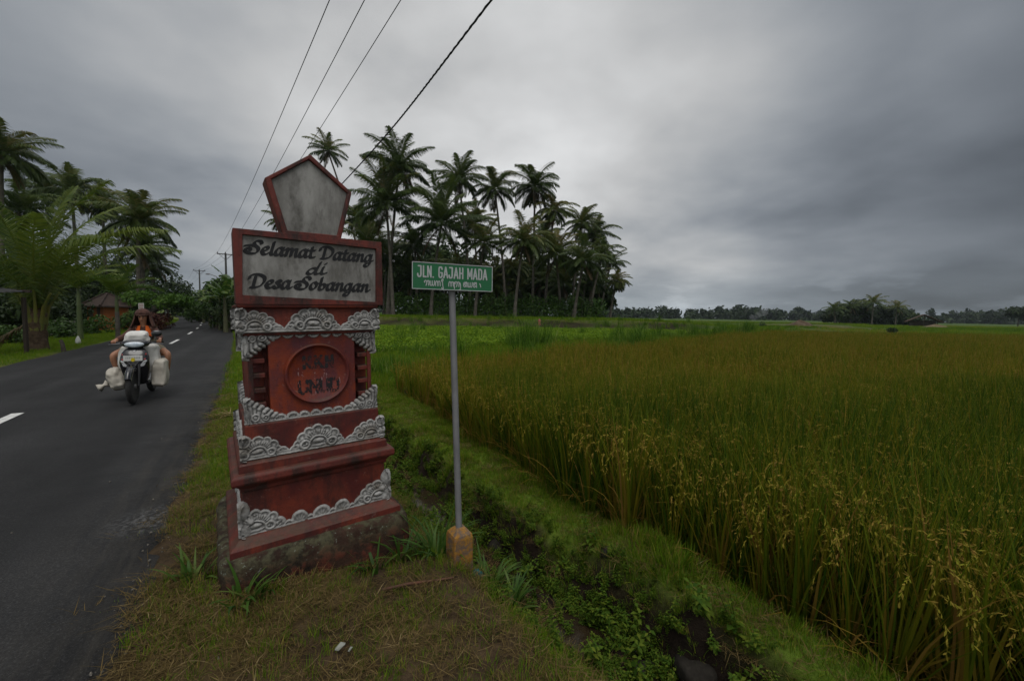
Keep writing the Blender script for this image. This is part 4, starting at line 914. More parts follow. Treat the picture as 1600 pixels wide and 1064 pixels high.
GROVE = [ # crown px, crown py, base px, depth, crown kind, size, label
 (512, 236, 575, 62, 1, .92, 'coconut palm whose small crown shows right above the pentagon crest of the pillar'),
 (624, 262, 606, 46, 0, 1.14, 'tallest coconut palm of the grove, to the right of the pillar top, bushy crown'),
 (603, 318, 614, 44, 3, 1.06, 'lower upright palm pressed against the tallest palm beside the pillar'),
 (717, 283, 735, 50, 1, 1.10, 'tall coconut palm standing directly above the gap between pillar and street sign plate'),
 (773, 297, 790, 52, 2, 1.12, 'slender tall coconut palm behind the right end of the green street plate'),
 (836, 292, 832, 52, 0, 1.10, 'tall coconut palm, last of the three highest crowns right of the street plate'),
 (866, 330, 851, 51, 2, .86, 'thin leaning coconut palm just right of and below the three high crowns'),
 (909, 350, 893, 55, 1, .98, 'coconut palm with wide ragged crown at the right shoulder of the grove'),
 (930, 368, 908, 58, 0, .95, 'coconut palm tucked behind the right shoulder palm of the grove'),
 (942, 398, 921, 53, 2, .80, 'mid height palm near the right end of the grove with drooping crown'),
 (690, 350, 673, 45, 3, 1.16, 'broad low palm filling the space behind the street plate, pale slim trunk'),
 (757, 380, 742, 46, 1, .92, 'low palm with pale bent trunk rising behind the right half of the street plate'),
 (818, 378, 804, 44, 0, 1.06, 'front palm with yellowish hanging fronds and curved pale trunk at the hedge'),
 (868, 398, 876, 48, 3, .92, 'low bushy palm behind the front palm with the curved trunk'),
 (913, 408, 897, 45, 1, .98, 'palm with slanting trunk at the right end of the dark hedge'),
 (964, 440, 953, 60, 2, .74, 'outermost small palm of the grove leaning over the open field'),
 (560, 342, 570, 56, 0, 1.02, 'dark coconut palm half hidden behind the upper right of the pillar'),
 (574, 385, 584, 50, 3, .95, 'low palm showing between the pillar board and the tall grove palms'),
 (648, 385, 652, 50, 1, 1.0, 'dark low palm behind the left end of the street plate'),
 (800, 420, 786, 56, 2, .9, 'shadowed short palm deep in the grove behind the front palm'),
 (955, 412, 938, 63, 1, .86, 'back palm peeping over the right end of the grove'),
 (440, 345, 470, 66, 1, .85, 'far palm whose frond tips show left of the pentagon crest'),
 (722, 425, 716, 58, 3, .9, 'short dark palm deep in the grove directly behind the street plate'),
 (845, 440, 838, 60, 0, .85, 'short dark palm standing low behind the right half of the hedge'),
 (645, 430, 640, 54, 3, 1.05, 'squat shadowed palm just left of the street plate, low in the grove'),
 (690, 440, 694, 60, 3, 1.05, 'squat dark palm hidden low behind the left half of the street plate'),
 (772, 445, 768, 57, 3, 1.0, 'squat dark palm low in the grove just right of the street plate'),
 (810, 455, 814, 62, 3, 1.0, 'low dark palm filling the shade behind the front curved trunk'),
 (880, 445, 884, 57, 3, 1.0, 'low dark palm in the shade of the right shoulder of the grove'),
 (925, 440, 919, 58, 3, .85, 'low palm near the right end of the grove, above the hedge end'),
 (605, 400, 600, 55, 3, 1.0, 'dark mid height palm between the board edge and the street plate'),
 (740, 350, 748, 58, 0, 1.0, 'back palm showing between the first two tall crowns right of the plate'),
 (850, 370, 842, 60, 1, 1.0, 'back palm showing below the third of the three high crowns'),
]
LEFT = [
 (2, 240, 5, 30, 4, .80, 'large dark coconut palm cut by the left picture edge'),
 (112, 300, 125, 42, 0, .98, 'tall dark palm behind the young coconut, crown against the sky'),
 (72, 296, 85, 46, 1, .98, 'dark palm crown to the left of the tall one behind the young coconut'),
 (160, 318, 168, 46, 2, .9, 'dark palm between the tall dark palm and the big roadside palm'),
 (216, 345, 217, 31, 4, .84, 'big roadside coconut palm with a wide star crown and hanging fronds'),
 (222, 390, 226, 38, 3, .66, 'dark shaggy palm behind the trunk of the big roadside palm'),
 (240, 415, 240, 42, 2, .72, 'lower palm reaching over the road behind the big roadside palm'),
 (30, 330, 20, 36, 3, .85, 'dark palm behind the fronds of the young coconut at the left edge'),
]
def build_palms(PM):
    kinds = [coco_crown(PM, 32, 58, (3.2, 4.3), .075, 1.15), coco_crown(PM, 28, 58, (3.0, 4.1), .075, 1.3), coco_crown(PM, 25, 58, (3.0, 4.1), .075, 1.45), coco_crown(PM, 34, 58, (3.9, 5.0), .08, .95, up=1.45), coco_crown(PM, 36, 74, (3.4, 4.4), .065, 1.2), coco_crown(PM, 29, 58, (2.9, 4.4), .075, 1.4, dead=4), coco_crown(PM, 24, 58, (3.3, 4.3), .075, 1.1, dead=3), coco_crown(PM, 31, 58, (2.8, 4.0), .08, 1.55, dead=4, up=1.2), coco_crown(PM, 33, 58, (3.6, 5.0), .08, 1.15, up=1.4, dead=4)]
    alt = {0: (0, 5), 1: (1, 6), 2: (2, 7), 3: (3, 8), 4: (4, 4)}
    for lst, grp in ((GROVE, 'coconut palms of the grove beyond the fields'), (LEFT, 'coconut palms left of the road')):
        for cx, cy, bx, dep, kd, sz, lab in lst:
            b = ground_pt(bx, dep); c = at(cx, cy, dep+rnd.uniform(-.5, .5)); h = c.z-b.z; lean = (c.x-b.x, c.y-b.y)
            p = empty('coconut_palm', b, 0, lab, 'palm tree', grp)
            trunk_mesh(h, lean, .19, .11, None).build('trunk', PM['trunk'], p, smooth=60)
            o = obj('crown', kinds[rnd.choice(alt[kd])], p, (lean[0], lean[1], h)); o.rotation_euler = (rnd.uniform(-.1, .1), rnd.uniform(-.1, .1), rnd.uniform(0, TAU)); o.scale = (sz*rnd.uniform(.95, 1.05),)*3
            if dep < 56 and kd != 3: nuts(PM, p, h, lean)
    # the young coconut beside the road
    b = ground_pt(57, 14.0); p = empty('young_coconut_palm', b, 0, 'young coconut palm with long arching green fronds and a thick short trunk beside the road', 'palm tree')
    th = px_z(57, 482, 14.0)-b.z
    t = MB(); path = [(0.02*math.sin(i), 0, -.2+(th+.2)*i/9) for i in range(10)]; t.tube(path, [.29, .26, .24, .24, .26, .23, .27, .22, .25, .17], 14); t.v = [Vector((v.x*(1+.10*math.sin(v.z*23+v.x*17)), v.y*(1+.10*math.sin(v.z*19+v.y*13)), v.z)) for v in t.v]; t.build('trunk', mat('fibrous brown palm bark', (.045, .030, .020), .95, (.105, .075, .05), 7, bump=1.0, bscale=16, spec=.1), p, smooth=60)
    f = Fol(); spec = [(0.15, 1.25, 5.2, 1.9), (.62, 1.10, 4.9, 1.9), (1.2, 1.38, 5.2, 1.3), (2.0, 1.25, 4.8, 1.6), (2.75, 1.30, 5.2, 1.7), (3.3, 1.10, 4.8, 2.0), (4.0, 1.2, 4.8, 1.8), (4.8, 1.12, 4.4, 2.0), (5.5, 1.22, 4.8, 1.8), (-.2, .95, 4.6, 1.9), (1.7, 1.48, 5.0, .9), (3.0, 1.46, 5.2, 1.1), (.35, 1.48, 5.2, 1.2), (2.4, .9, 4.0, 1.9), (5.0, 1.42, 4.8, 1.2)]
    for i, (a, e, L, dr) in enumerate(spec): frond(f, a, max(e, 1.16)+.04, L*1.05, dr*.80, 84, .98, .05, .45+.5*rnd.random(), 0, (0, 0, th-.3), hang=1.0, vee=.2)
    for a in (2.6, 3.7): frond(f, a, -.5, 1.9, .9, 22, .5, .05, .3, 1, (0, 0, th-.4), hang=1.5)
    obj('crown', f.mesh('crown', [PM['young'], PM['dead']]), p)
    s = MB()
    for i, (a, e, L, dr) in enumerate(spec[:12]):
        c, q = math.cos(a), math.sin(a); s.tube([(c*.14, q*.14, th-.75), (c*(.16+.3*math.cos(e)), q*(.16+.3*math.cos(e)), th+.05), (c*(.14+.95*math.cos(e)), q*(.14+.95*math.cos(e)), th-.3+1.0*math.sin(e))], [.085, .05, .03], 6)
    s.build('leaf_stalks', PM['stalk'], p, smooth=60)
    # young areca palms on the left verge
    f = Fol()
    for i in range(9): frond(f, i*2.4, 1.25-.10*i+rnd.uniform(-.1, .1), rnd.uniform(1.5, 2.0), 1.0, 20, .55, .06, .5+rnd.uniform(-.3, .4), hang=.3, vee=.5)
    ac = f.mesh('crown', [PM['young'], PM['dead']])
    for bx, dep, cy, lab in ((124, 18.2, 452, 'slim areca palm with a green ringed stem beside the young coconut'), (183, 20.5, 462, 'slim areca palm with a pale grey stem near the roadside shrubs')):
        b = ground_pt(bx, dep); p = empty('areca_palm', b, 0, lab, 'palm tree', 'young areca palms on the left verge'); h = px_z(bx, cy, dep)-b.z
        q = trunk_mesh(h*.62, (0, 0), .10, .085, None, 12, 1.35); q.build('trunk', PM['trunk'] if bx > 150 else PM['green'], p, smooth=60)
        q = MB(); q.tube([(0, 0, h*.62), (0, 0, h*.85), (0, 0, h+.05)], [.075, .07, .03], 10); q.build('crownshaft', PM['green'], p, smooth=60)
        o = obj('crown', ac, p, (0, 0, h)); o.rotation_euler = (0, 0, rnd.uniform(0, 6)); o.scale = (1.15,)*3

# ------------------------------------------------------------------ leafy trees and bushes
def crown_mesh(name, lobes, n, size, m, flat=1.0, inner=.55, tint=(.0, 1.0), droop=.15):
    """leaves spread through overlapping clumps: lobes = (x,y,z,rx,ry,rz)"""
    f = Fol(); lob = np.array(lobes, float); wgt = lob[:, 3]*lob[:, 5]; ks = rs.choice(len(lob), n, p=wgt/wgt.sum())
    d = rs.normal(size=(n, 3)); d /= np.linalg.norm(d, axis=1, keepdims=True)
    r = inner+(1.04-inner)*U(0, 1, n)**.6; r *= 1+.16*wob(d[:, 0]*3+ks*1.7, d[:, 2]*3+d[:, 1]*2.2, 1.5)
    P = lob[ks, :3]+d*lob[ks, 3:6]*r[:, None]
    N = d*.7+rs.normal(size=(n, 3))*.55; N[:, 2] += .35; N /= np.linalg.norm(N, axis=1, keepdims=True)
    ct = U(0, 1, len(lob)); t = tint[0]+(tint[1]-tint[0])*np.clip(.35*ct[ks]+.65*U(0, 1, n), 0, 1)
    L = size*U(.7, 1.4, n); f.leaves(P, N, L, L*U(.38, .6, n), t, droop=droop); return f.mesh(name, [m])
def rand_lobes(k, w, d, z0, z1, r, top=1.0):
    out = []
    for i in range(k):
        q = rnd.random(); a = rnd.uniform(0, TAU); rr = math.sqrt(rnd.random()); z = z0+(z1-z0)*q; sh = math.sin(math.pi*(.25+.6*q))
        x = w*rr*math.cos(a)*sh; y = d*rr*math.sin(a)*sh; s = r*rnd.uniform(.7, 1.25); out.append((x, y, z, s, s, s*.8))
    return out
def leafy(name, cat, label, grp, base, h, w, m, bark, n=2200, size=.32, k=9, trunk=.3, clear=.25, r=None, d=None, tr=.14, limbs=4, lobes=None, inner=.5):
    p = empty(name, base, 0, label, cat, grp)
    lo = lobes or rand_lobes(k, w*.68, (d or w)*.68, h*clear+.15*h, h*.86, r or w*.42)
    obj('crown', crown_mesh('crown', lo, n, size, m, inner=inner), p)
    b = MB(); z1 = h*(clear+.25); b.tube([(0, 0, -.2), (.05, 0, z1*.5), (0, .04, z1)], [tr*1.3, tr, tr*.8], 8)
    for i in range(limbs):
        l = lo[i % len(lo)]; b.tube([(0, 0, z1*.75), (l[0]*.4, l[1]*.4, (z1+l[2])*.5), (l[0]*.9, l[1]*.9, l[2])], [tr*.6, tr*.4, tr*.15], 6)
    b.build('trunk', bark, p, smooth=60); return p
def banana_plant(base, h, label, m, stem, nl=9, yellow=False):
    p = empty('banana_plant', base, rnd.uniform(0, 6), label, 'banana plant', 'banana plants right of the road')
    f = Fol(); 
    for i in range(nl):
        a = i*2.4+rnd.uniform(-.3, .3); e0 = 1.35-.9*i/nl+rnd.uniform(-.1, .1); L = rnd.uniform(1.6, 2.3)*h/4.0; s = np.linspace(0, 1, 12); e = e0-(1.0+.7*i/nl)*s**1.3; st = L/11
        rr = np.concatenate([[0], np.cumsum(np.cos(e[:-1])*st)]); z = np.concatenate([[0], np.cumsum(np.sin(e[:-1])*st)]); C = np.stack([rr*math.cos(a), rr*math.sin(a), h*.62+z], -1); sd = np.array([-math.sin(a), math.cos(a), 0])
        w = .30*h/4*np.sin(math.pi*np.clip(s*.93+.07, 0, 1))**.55*np.where(s < .12, .1, 1)
        for sg in (-1, 1):                                        # two half blades folded at the midrib, torn into strips
            for j in range(1, 11):
                c0, c1 = C[j], C[j+1]; o = sg*sd*w[j]*rnd.uniform(.8, 1.05); drop = np.array([0, 0, -.25*w[j]*rnd.uniform(.3, 2.0)])
                f.strips(np.stack([(c0+c1)/2, (c0+c1)/2+o*.55+drop*.2, (c0+c1)/2+o+drop])[None], np.repeat(((c1-c0)*.47)[None, None], 3, 1), [np.clip(.5+rnd.uniform(-.5, .5), 0, 1)])
        f.strips(C[None], (sd[None]*np.linspace(.03, .008, 12)[:, None])[None], [.9])
    obj('crown', f.mesh('crown', [m]), p)
    b = MB(); b.tube([(0, 0, -.2), (0, 0, h*.3), (.02, 0, h*.66)], [.15, .12, .07], 10); b.build('trunk', stem, p, smooth=60); return p

def build_trees(PM):
    LM = dict(
        dark=leafmat('dark evergreen leaf', [(0, (.010, .022, .006)), (.6, (.022, .042, .010)), (1, (.045, .068, .016))], .2),
        mid=leafmat('mid green leaf', [(0, (.020, .045, .008)), (.6, (.038, .080, .012)), (1, (.070, .115, .020))], .28),
        bright=leafmat('bright green leaf', [(0, (.035, .085, .010)), (.6, (.065, .135, .015)), (1, (.115, .185, .025))], .32),
        red=leafmat('dark red croton leaf', [(0, (.035, .012, .010)), (.6, (.075, .022, .016)), (1, (.09, .075, .02))], .2),
        banana=leafmat('banana leaf', [(0, (.030, .070, .010)), (.6, (.055, .11, .016)), (1, (.12, .14, .03))], .35, .4),
        grove=leafmat('dark grove leaf', [(0, (.012, .028, .006)), (.6, (.028, .055, .010)), (1, (.060, .090, .016))], .25),  # leaf green between the dark and the mid tone
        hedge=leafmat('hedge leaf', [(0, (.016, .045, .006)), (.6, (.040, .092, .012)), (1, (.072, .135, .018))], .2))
    bark = mat('tree bark', (.055, .045, .036), .9, (.10, .085, .07), 5, bump=.6, bscale=14, spec=.1)
    # hedge in front of the grove
    dep = 47.5; a = ground_pt(608, dep); b_ = ground_pt(938, dep); hd = empty('grove_hedge', ((a.x+b_.x)/2, dep, a.z), 0, 'long dark green hedge of shrubs along the foot of the palm grove', 'hedge')
    wd = (b_.x-a.x)/2; lob = []
    for i in range(46):
        x = -wd+2*wd*(i+.5)/46+rnd.uniform(-.2, .2); hh = (2.3+.34*math.sin(i*1.3)+.28*rnd.random())*(1 if i < 42 else .85)
        lob += [(x, rnd.uniform(-.3, .6), hh*.70, .85, .8, hh*.30), (x+.2, rnd.uniform(-.5, .2), hh*.30, .9, .8, hh*.36)]
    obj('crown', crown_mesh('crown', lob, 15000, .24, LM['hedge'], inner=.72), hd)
    for i in range(30): b = MB(); x = rnd.uniform(-wd*.97, wd*.97); b.tube([(x, 0, -.2), (x+.1, .1, .8), (x+rnd.uniform(-.3, .3), .2, 1.7)], [.05, .04, .02], 5); b.build('stem', bark, hd, smooth=60)
    # dark trees filling the grove
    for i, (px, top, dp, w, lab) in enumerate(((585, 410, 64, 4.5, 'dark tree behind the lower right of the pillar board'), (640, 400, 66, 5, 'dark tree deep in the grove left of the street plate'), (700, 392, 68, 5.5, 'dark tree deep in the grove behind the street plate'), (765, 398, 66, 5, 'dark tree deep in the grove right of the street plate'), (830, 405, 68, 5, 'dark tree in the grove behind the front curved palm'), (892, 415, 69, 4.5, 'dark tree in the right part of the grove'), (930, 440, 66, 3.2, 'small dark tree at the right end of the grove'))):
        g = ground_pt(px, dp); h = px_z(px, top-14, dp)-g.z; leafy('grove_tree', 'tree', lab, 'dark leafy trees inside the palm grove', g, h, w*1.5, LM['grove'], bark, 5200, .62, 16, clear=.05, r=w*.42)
    # left of the road
    for px, top, dp, w, mk, n, sz, lab in (
        (28, 400, 27, 3.2, 'dark', 2400, .34, 'dark leafy tree behind the young coconut near the left edge'), (92, 418, 30, 3.2, 'dark', 2400, .34, 'dark leafy tree behind the trunk of the young coconut'),
        (150, 405, 46, 4.5, 'dark', 2400, .45, 'dark leafy tree behind the small orange walled house'), (205, 430, 38, 3.0, 'mid', 2400, .3, 'leafy tree between the house and the big roadside palm'),
        (262, 425, 60, 4.2, 'dark', 2600, .42, 'rounded dark tree beside the road bend, right of the big palm'), (288, 446, 88, 4.5, 'dark', 1800, .5, 'dark tree farther along the left roadside near the white car'), (60, 380, 46, 5, 'dark', 2400, .5, 'tall dark tree filling the left background under the palms'), (190, 392, 58, 4.5, 'dark', 2200, .5, 'dark tree behind the slim areca palms')):
        g = ground_pt(px, dp); h = px_z(px, top, dp)-g.z; leafy('broadleaf_tree', 'tree', lab, 'leafy trees left of the road', g, h, w, LM[mk], bark, n, sz, 11, clear=.12, r=w*.38)
    g = ground_pt(238, 31); h = px_z(238, 452, 31)-g.z
    lob = [(rnd.uniform(-2.3, 2.3), rnd.uniform(-1.4, 1.4), h*(.62+.22*rnd.random()), .75, .75, .42) for _ in range(15)]
    leafy('frangipani_tree', 'tree', 'spreading bright green frangipani tree with bare forked limbs beside the road', None, g, h, 2.4, LM['bright'], mat('pale bark', (.12, .11, .095), .85, (.07, .062, .055), 5), 2600, .24, 12, tr=.13, limbs=9, lobes=lob, inner=.3)
    for px, dp, h, w, lab in ((235, 28.5, 1.25, .9, 'dark red leaved shrub under the left side of the frangipani tree'), (252, 31, 1.2, .8, 'dark red leaved shrub under the right side of the frangipani tree'), (246, 29, .8, .7, 'low reddish shrub on the verge in front of the frangipani trunk')):
        leafy('croton_shrub', 'shrub', lab, 'red leaved shrubs below the frangipani', ground_pt(px, dp), h, w, LM['red'], bark, 700, .16, 6, clear=.02, r=w*.5, tr=.03)
    for px, dp, h, w, lab in ((8, 21, 2.3, 1.6, 'waist high dark bush at the left picture edge behind the shelter post'), (40, 24, 2.4, 1.8, 'tall dark bush behind the left side of the young coconut trunk'), (78, 26, 2.6, 2.0, 'tall dark bush behind the right side of the young coconut trunk'), (108, 31, 2.9, 2.0, 'dark bush left of the small orange walled hut'), (188, 33, 2.8, 2.0, 'dark bush right of the small orange walled hut'), (22, 17.5, .9, 1.0, 'low weedy bush left of the young coconut trunk'), (92, 21, .8, 1.2, 'low bush behind and right of the young coconut trunk'), (150, 24, 1.0, 1.2, 'bush before the orange house wall'), (205, 27, 1.1, 1.1, 'bush behind the pale stemmed areca palm')):
        leafy('verge_bush', 'shrub', lab, 'low bushes of the left verge', ground_pt(px, dp), h, w, LM['mid' if h < 1.5 else 'dark'], bark, 900 if h < 1.5 else 1800, .16 if h < 1.5 else .22, 7, clear=.02, r=w*.45, tr=.03)
    # right of the road
    st = mat('banana stem', (.075, .085, .035), .7, (.05, .04, .02), 5)
    for px, dp, top, lab in ((344, 30, 428, 'banana plant with tall upright leaves just left of the pillar board'), (352, 27, 420, 'banana plant nearest the left edge of the pillar'), (328, 38, 440, 'banana plant in the middle of the roadside row'), (359, 36, 402, 'tall banana plant behind the left edge of the board'), (318, 46, 446, 'small banana plant farther along the roadside row')):
        g = ground_pt(px, dp); banana_plant(g, (px_z(px, top, dp)-g.z)*.86, lab, LM['banana'], st)
    for px, top, dp, w, mk, lab in ((366, 425, 33, 2.2, 'mid', 'leafy roadside tree hidden partly by the left edge of the pillar'), (350, 440, 42, 2.4, 'dark', 'dark leafy tree behind the banana plants'), (334, 452, 52, 2.6, 'mid', 'rounded green tree in the roadside row, mid way to the bend'), (315, 456, 64, 3, 'mid', 'green tree in the roadside row near the bend'), (300, 458, 84, 3.6, 'mid', 'green tree where the road bends out of sight'), (283, 462, 110, 5, 'dark', 'dark tree closing the view at the road bend'), (338, 470, 33, 1.4, 'mid', 'bush at the foot of the banana plants'), (356, 468, 28, 1.3, 'dark', 'dark bush beside the foot of the pillar board, by the road edge'), (312, 476, 48, 1.8, 'mid', 'low bush on the right verge before the bend'), (385, 450, 30, 2.2, 'dark', 'dark tree directly behind the pillar'), (420, 440, 44, 3, 'dark', 'dark tree behind the right of the pillar base')):
        g = ground_pt(px, dp); h = px_z(px, top, dp)-g.z; leafy('roadside_tree' if h > 2.4 else 'roadside_bush', 'tree' if h > 2.4 else 'shrub', lab, 'trees and bushes right of the road', g, h, w, LM[mk], bark, 1800, .13*w, 10, clear=.03, r=w*.42)
    # island of trees far right, with its hut
    kinds = None
    kc = coco_crown(PM, 20, 16, (3.0, 4.0), .16, 1.0)
    for px, cy, bx, dp, sc, lab in ((1365, 473, 1363, 118, 1.1, 'tallest palm of the far tree island in the fields'), (1402, 480, 1400, 120, .95, 'palm at the right end of the far tree island'), (1303, 483, 1306, 116, .95, 'low palm at the left end of the far tree island'), (1330, 479, 1330, 122, 1.0, 'palm left of centre in the far tree island')):
        b = ground_pt(bx, dp); c = at(px, cy, dp); p = empty('coconut_palm', b, 0, lab, 'palm tree', 'palms of the far tree island'); h = c.z-b.z; lean = (c.x-b.x, c.y-b.y)
        trunk_mesh(h, lean, .2, .13, None, 8, n=7).build('trunk', PM['trunk'], p, smooth=60); o = obj('crown', kc, p, (lean[0], lean[1], h)); o.rotation_euler = (0, 0, rnd.uniform(0, 6)); o.scale = (sc,)*3
    for px, top, dp, w, lab in ((1312, 480, 124, 6, 'bushy tree at the left of the far tree island'), (1345, 474, 126, 6.5, 'rounded tree in the middle of the far tree island'), (1380, 479, 125, 6, 'tree between the two right palms of the far tree island'), (1418, 489, 128, 4.5, 'low tree right of the far tree island, beside the hut'), (1592, 479, 150, 4.5, 'lone spreading tree at the right picture edge far across the fields')):
        g = ground_pt(px, dp); leafy('field_tree', 'tree', lab, 'trees of the far fields', g, px_z(px, top, dp)-g.z, w, LM['dark'], bark, 2600, .9, 12, clear=.02 if px < 1500 else .4, r=w*.42)
    # the far wood along the horizon: one mass
    f = Fol(); 
    lob = []
    for i in range(330):
        px = rnd.uniform(150, 1680); dp = rnd.uniform(300, 420); b = at(px, 490, dp); top = 7.6+3.4*rnd.random()+1.3*math.sin(px*.017)
        if rnd.random() < .06: top += 5
        for q in range(4): s = rnd.uniform(3.0, 4.8); lob.append((b.x+rnd.uniform(-4, 4), dp+rnd.uniform(-3, 3), max(1.5, top*rnd.uniform(.25, .92)-s*.4), s, s, s*.9))
    me = crown_mesh('far_wood', lob, 42000, 3.3, LM['dark'], inner=.25); o = obj('far_wood', me); tag(o, 'long dark line of distant trees on the horizon', 'wood', None, 'stuff')
    return LM, bark
# ------------------------------------------------------------------ scooter, rider and load
def skin_obj(name, verts, edges, m, parent=None, root=0, sub=2):
    """verts: (x,y,z,r); grown into one continuous surface"""
    me = bpy.data.meshes.new(name); me.from_pydata([v[:3] for v in verts], edges, []); me.update(); me.materials.append(m)
    o = obj(name, me, parent); md = o.modifiers.new('skin', 'SKIN'); md.use_smooth_shade = True
    for i, v in enumerate(verts):
        d = me.skin_vertices[0].data[i]; r = v[3]; d.radius = r if isinstance(r, tuple) else (r, r); d.use_root = (i == root)
    q = o.modifiers.new('sub', 'SUBSURF'); q.levels = q.render_levels = sub
    return o
def build_scooter():
    fp = gnd(208.5, 631, .01); H = D2; rz = TH+math.pi-R(1.0)           # nose points back down the road towards the camera
    fw = Vector((-math.sin(rz), math.cos(rz), 0))
    org = Vector((fp.x, fp.y, .008))-fw*.62
    s = empty('scooter', org, rz, 'black motor scooter with white side lights, laden with sacks, ridden towards the pillar', 'scooter')
    blk = mat('black scooter paint', (.010, .010, .012), .22, spec=.5, coat=.6); pl = mat('black plastic', (.016, .016, .018), .55); rub = mat('tyre rubber', (.013, .013, .013), .85, (.03, .028, .026), 30)
    sil = mat('scooter silver', (.45, .45, .46), .3, metal=.8); lens = mat('headlight glass', (.42, .50, .58), .08, (.62, .68, .74), 12, spec=.8, coat=1); clear = mat('side light glass', (.55, .56, .57), .12, spec=.7, coat=1)
    red = mat('red decal', (.32, .03, .025), .35, coat=.5); wht = mat('white plate paint', (.58, .58, .55), .5, (.50, .50, .48), 20); yel = mat('yellow sticker', (.55, .42, .01), .5)
    def wheel(y, w, r=.272):
        wl = MB(); k = w/2; wl.lathe([(r-.075, -k*.8), (r-.03, -k), (r-.008, -k*.62), (r, 0), (r-.008, k*.62), (r-.03, k), (r-.075, k*.8)], 36, Matrix.Translation((0, y, r)), 'X')
        o = wl.build('tyre', rub, None, smooth=50); 
        b = MB(); b.lathe([(r-.085, -k*.7), (r-.070, -k*.7), (r-.070, k*.7), (r-.085, k*.7)], 36, Matrix.Translation((0, y, r)), 'X'); b.lathe([(.001, -.05), (.035, -.05), (.035, .05), (.001, .05)], 16, Matrix.Translation((0, y, r)), 'X')
        for i in range(5): b.box((0, 0, .10), (.022, .03, .16), Matrix.Translation((0, y, r)) @ Matrix.Rotation(i*TAU/5, 4, 'X'))
        rim = b.build('rim', sil, None, smooth=40); return o, rim
    for y, w, nm in ((.62, .085, 'front_wheel'), (-.60, .10, 'rear_wheel')):
        e = bpy.data.objects.new(nm, None); link(e, s)
        for q in wheel(y, w): q.parent = e
    b = MB()
    for x in (-.085, .085): b.tube([(x, .62, .272), (x, .545, .52), (x*.8, .47, .70)], [.022, .024, .022], 10)
    b.build('fork', pl, s, smooth=50)
    # mudguard hugging the tyre
    b = MB(); rings = []
    for i in range(15):
        a = R(28+i*8.4); c, n = math.cos(a), math.sin(a); rr = .305+.01*math.sin(i*.5); w = .062*(1-.25*abs(i-8)/8)
        prof = [(-w, rr-.075), (-w, rr-.02), (-w*.55, rr+.005), (0, rr+.016), (w*.55, rr+.005), (w, rr-.02), (w, rr-.075), (w*.9, rr-.07), (0, rr+.004), (-w*.9, rr-.07)]
        rings.append([(x, .62+q*c, .272+q*n) for x, q in prof])
    b.loft(rings, True); b.build('front_fender', blk, s, smooth=50)
    # leg shield and nose
    b = MB(); rings = []
    for z, w, y0, y1 in ((.27, .12, .30, .36), (.34, .175, .31, .41), (.44, .205, .32, .46), (.54, .222, .33, .515), (.62, .228, .34, .535), (.70, .218, .34, .52), (.77, .195, .34, .485), (.82, .150, .33, .445), (.845, .10, .33, .41)):
        ring = []
        for k in range(28):
            a = TAU*k/28; c, n = math.cos(a), math.sin(a); x = w*math.copysign(abs(c)**.75, c); y = (y0+y1)/2+(y1-y0)/2*math.copysign(abs(n)**.8, n); ring.append((x, y, z))
        rings.append(ring)
    b.loft(rings); b.build('front_shield', blk, s, smooth=50)
    # things on the nose
    def nose_y(z): return float(np.interp(z, [.27, .34, .44, .54, .62, .70, .77, .82], [.36, .41, .46, .515, .535, .52, .485, .445]))
    PR = ((.27, .12, .30, .36), (.34, .175, .31, .41), (.44, .205, .32, .46), (.54, .222, .33, .515), (.62, .228, .34, .535), (.70, .218, .34, .52), (.77, .195, .34, .485), (.82, .150, .33, .445), (.845, .10, .33, .41))
    def surf(x, z):
        w, y0, y1 = [float(np.interp(z, [q[0] for q in PR], [q[i] for q in PR])) for i in (1, 2, 3)]
        return (y0+y1)/2+(y1-y0)/2*max(0, 1-min(1, abs(x)/w)**2.667)**.4
    for sg in (-1, 1):
        b = MB(); pts_ = [(sg*.065, .545), (sg*.155, .565), (sg*.200, .645), (sg*.185, .655), (sg*.145, .640)]
        b.loft([[(x, surf(x, z)-.06, z) for x, z in pts_], [(x, surf(x, z)+.010, z) for x, z in pts_]]); b.build('turn_signal', clear, s, smooth=40, bevel=.006)
        b = MB(); pts_ = [(sg*.150, .660), (sg*.178, .663), (sg*.186, .755), (sg*.170, .76)]
        b.loft([[(x, surf(x, z)-.05, z) for x, z in pts_], [(x, surf(x, z)+.005, z) for x, z in pts_]]); b.build('stripe_decal', red, s, bevel=.002)
    b = MB()
    for i, z in enumerate((.575, .60, .625)): b.box((0, nose_y(z)+.006, z), (.085+.03*i, .02, .008))
    for sg in (-1, 1): b.tube([(sg*.09, nose_y(.62)+.006, .645), (sg*.02, nose_y(.58)+.016, .572)], [.007, .006], 6)
    b.build('grille', mat('grille grey', (.12, .12, .125), .4), s)
    b = MB(); b.box((0, .545, .690), (.285, .008, .082), Matrix.Translation((0, 0, 0))); pt = b.build('number_plate', wht, s, bevel=.004)
    b = MB()
    for i in range(9): b.box((-.10+.025*i, .5500, .698), (.011 if i % 3 else .015, .002, .030))
    b.build('plate_marks', mat('faded plate marks', (.30, .31, .30), .6), pt)
    b = MB(); b.lathe([(.001, .004), (.030, .004), (.030, 0)], 14, Matrix.Translation((-.0, .5495, .668)) @ Matrix.Rotation(-math.pi/2, 4, 'X')); b.build('sticker', yel, pt)
    b = MB(); b.ell((0, nose_y(.79)-.01, .795), (.04, .016, .012), n=12, m=6); b.build('badge', sil, s, smooth=180)
    # handlebar
    hb = empty('handlebar', (0, 0, 0)); hb.parent = s
    b = MB(); b.ell((0, .36, .900), (.215, .105, .066), n=24, m=14, p=.85); b.build('cowl', blk, hb, smooth=180)
    b = MB(); rings = []
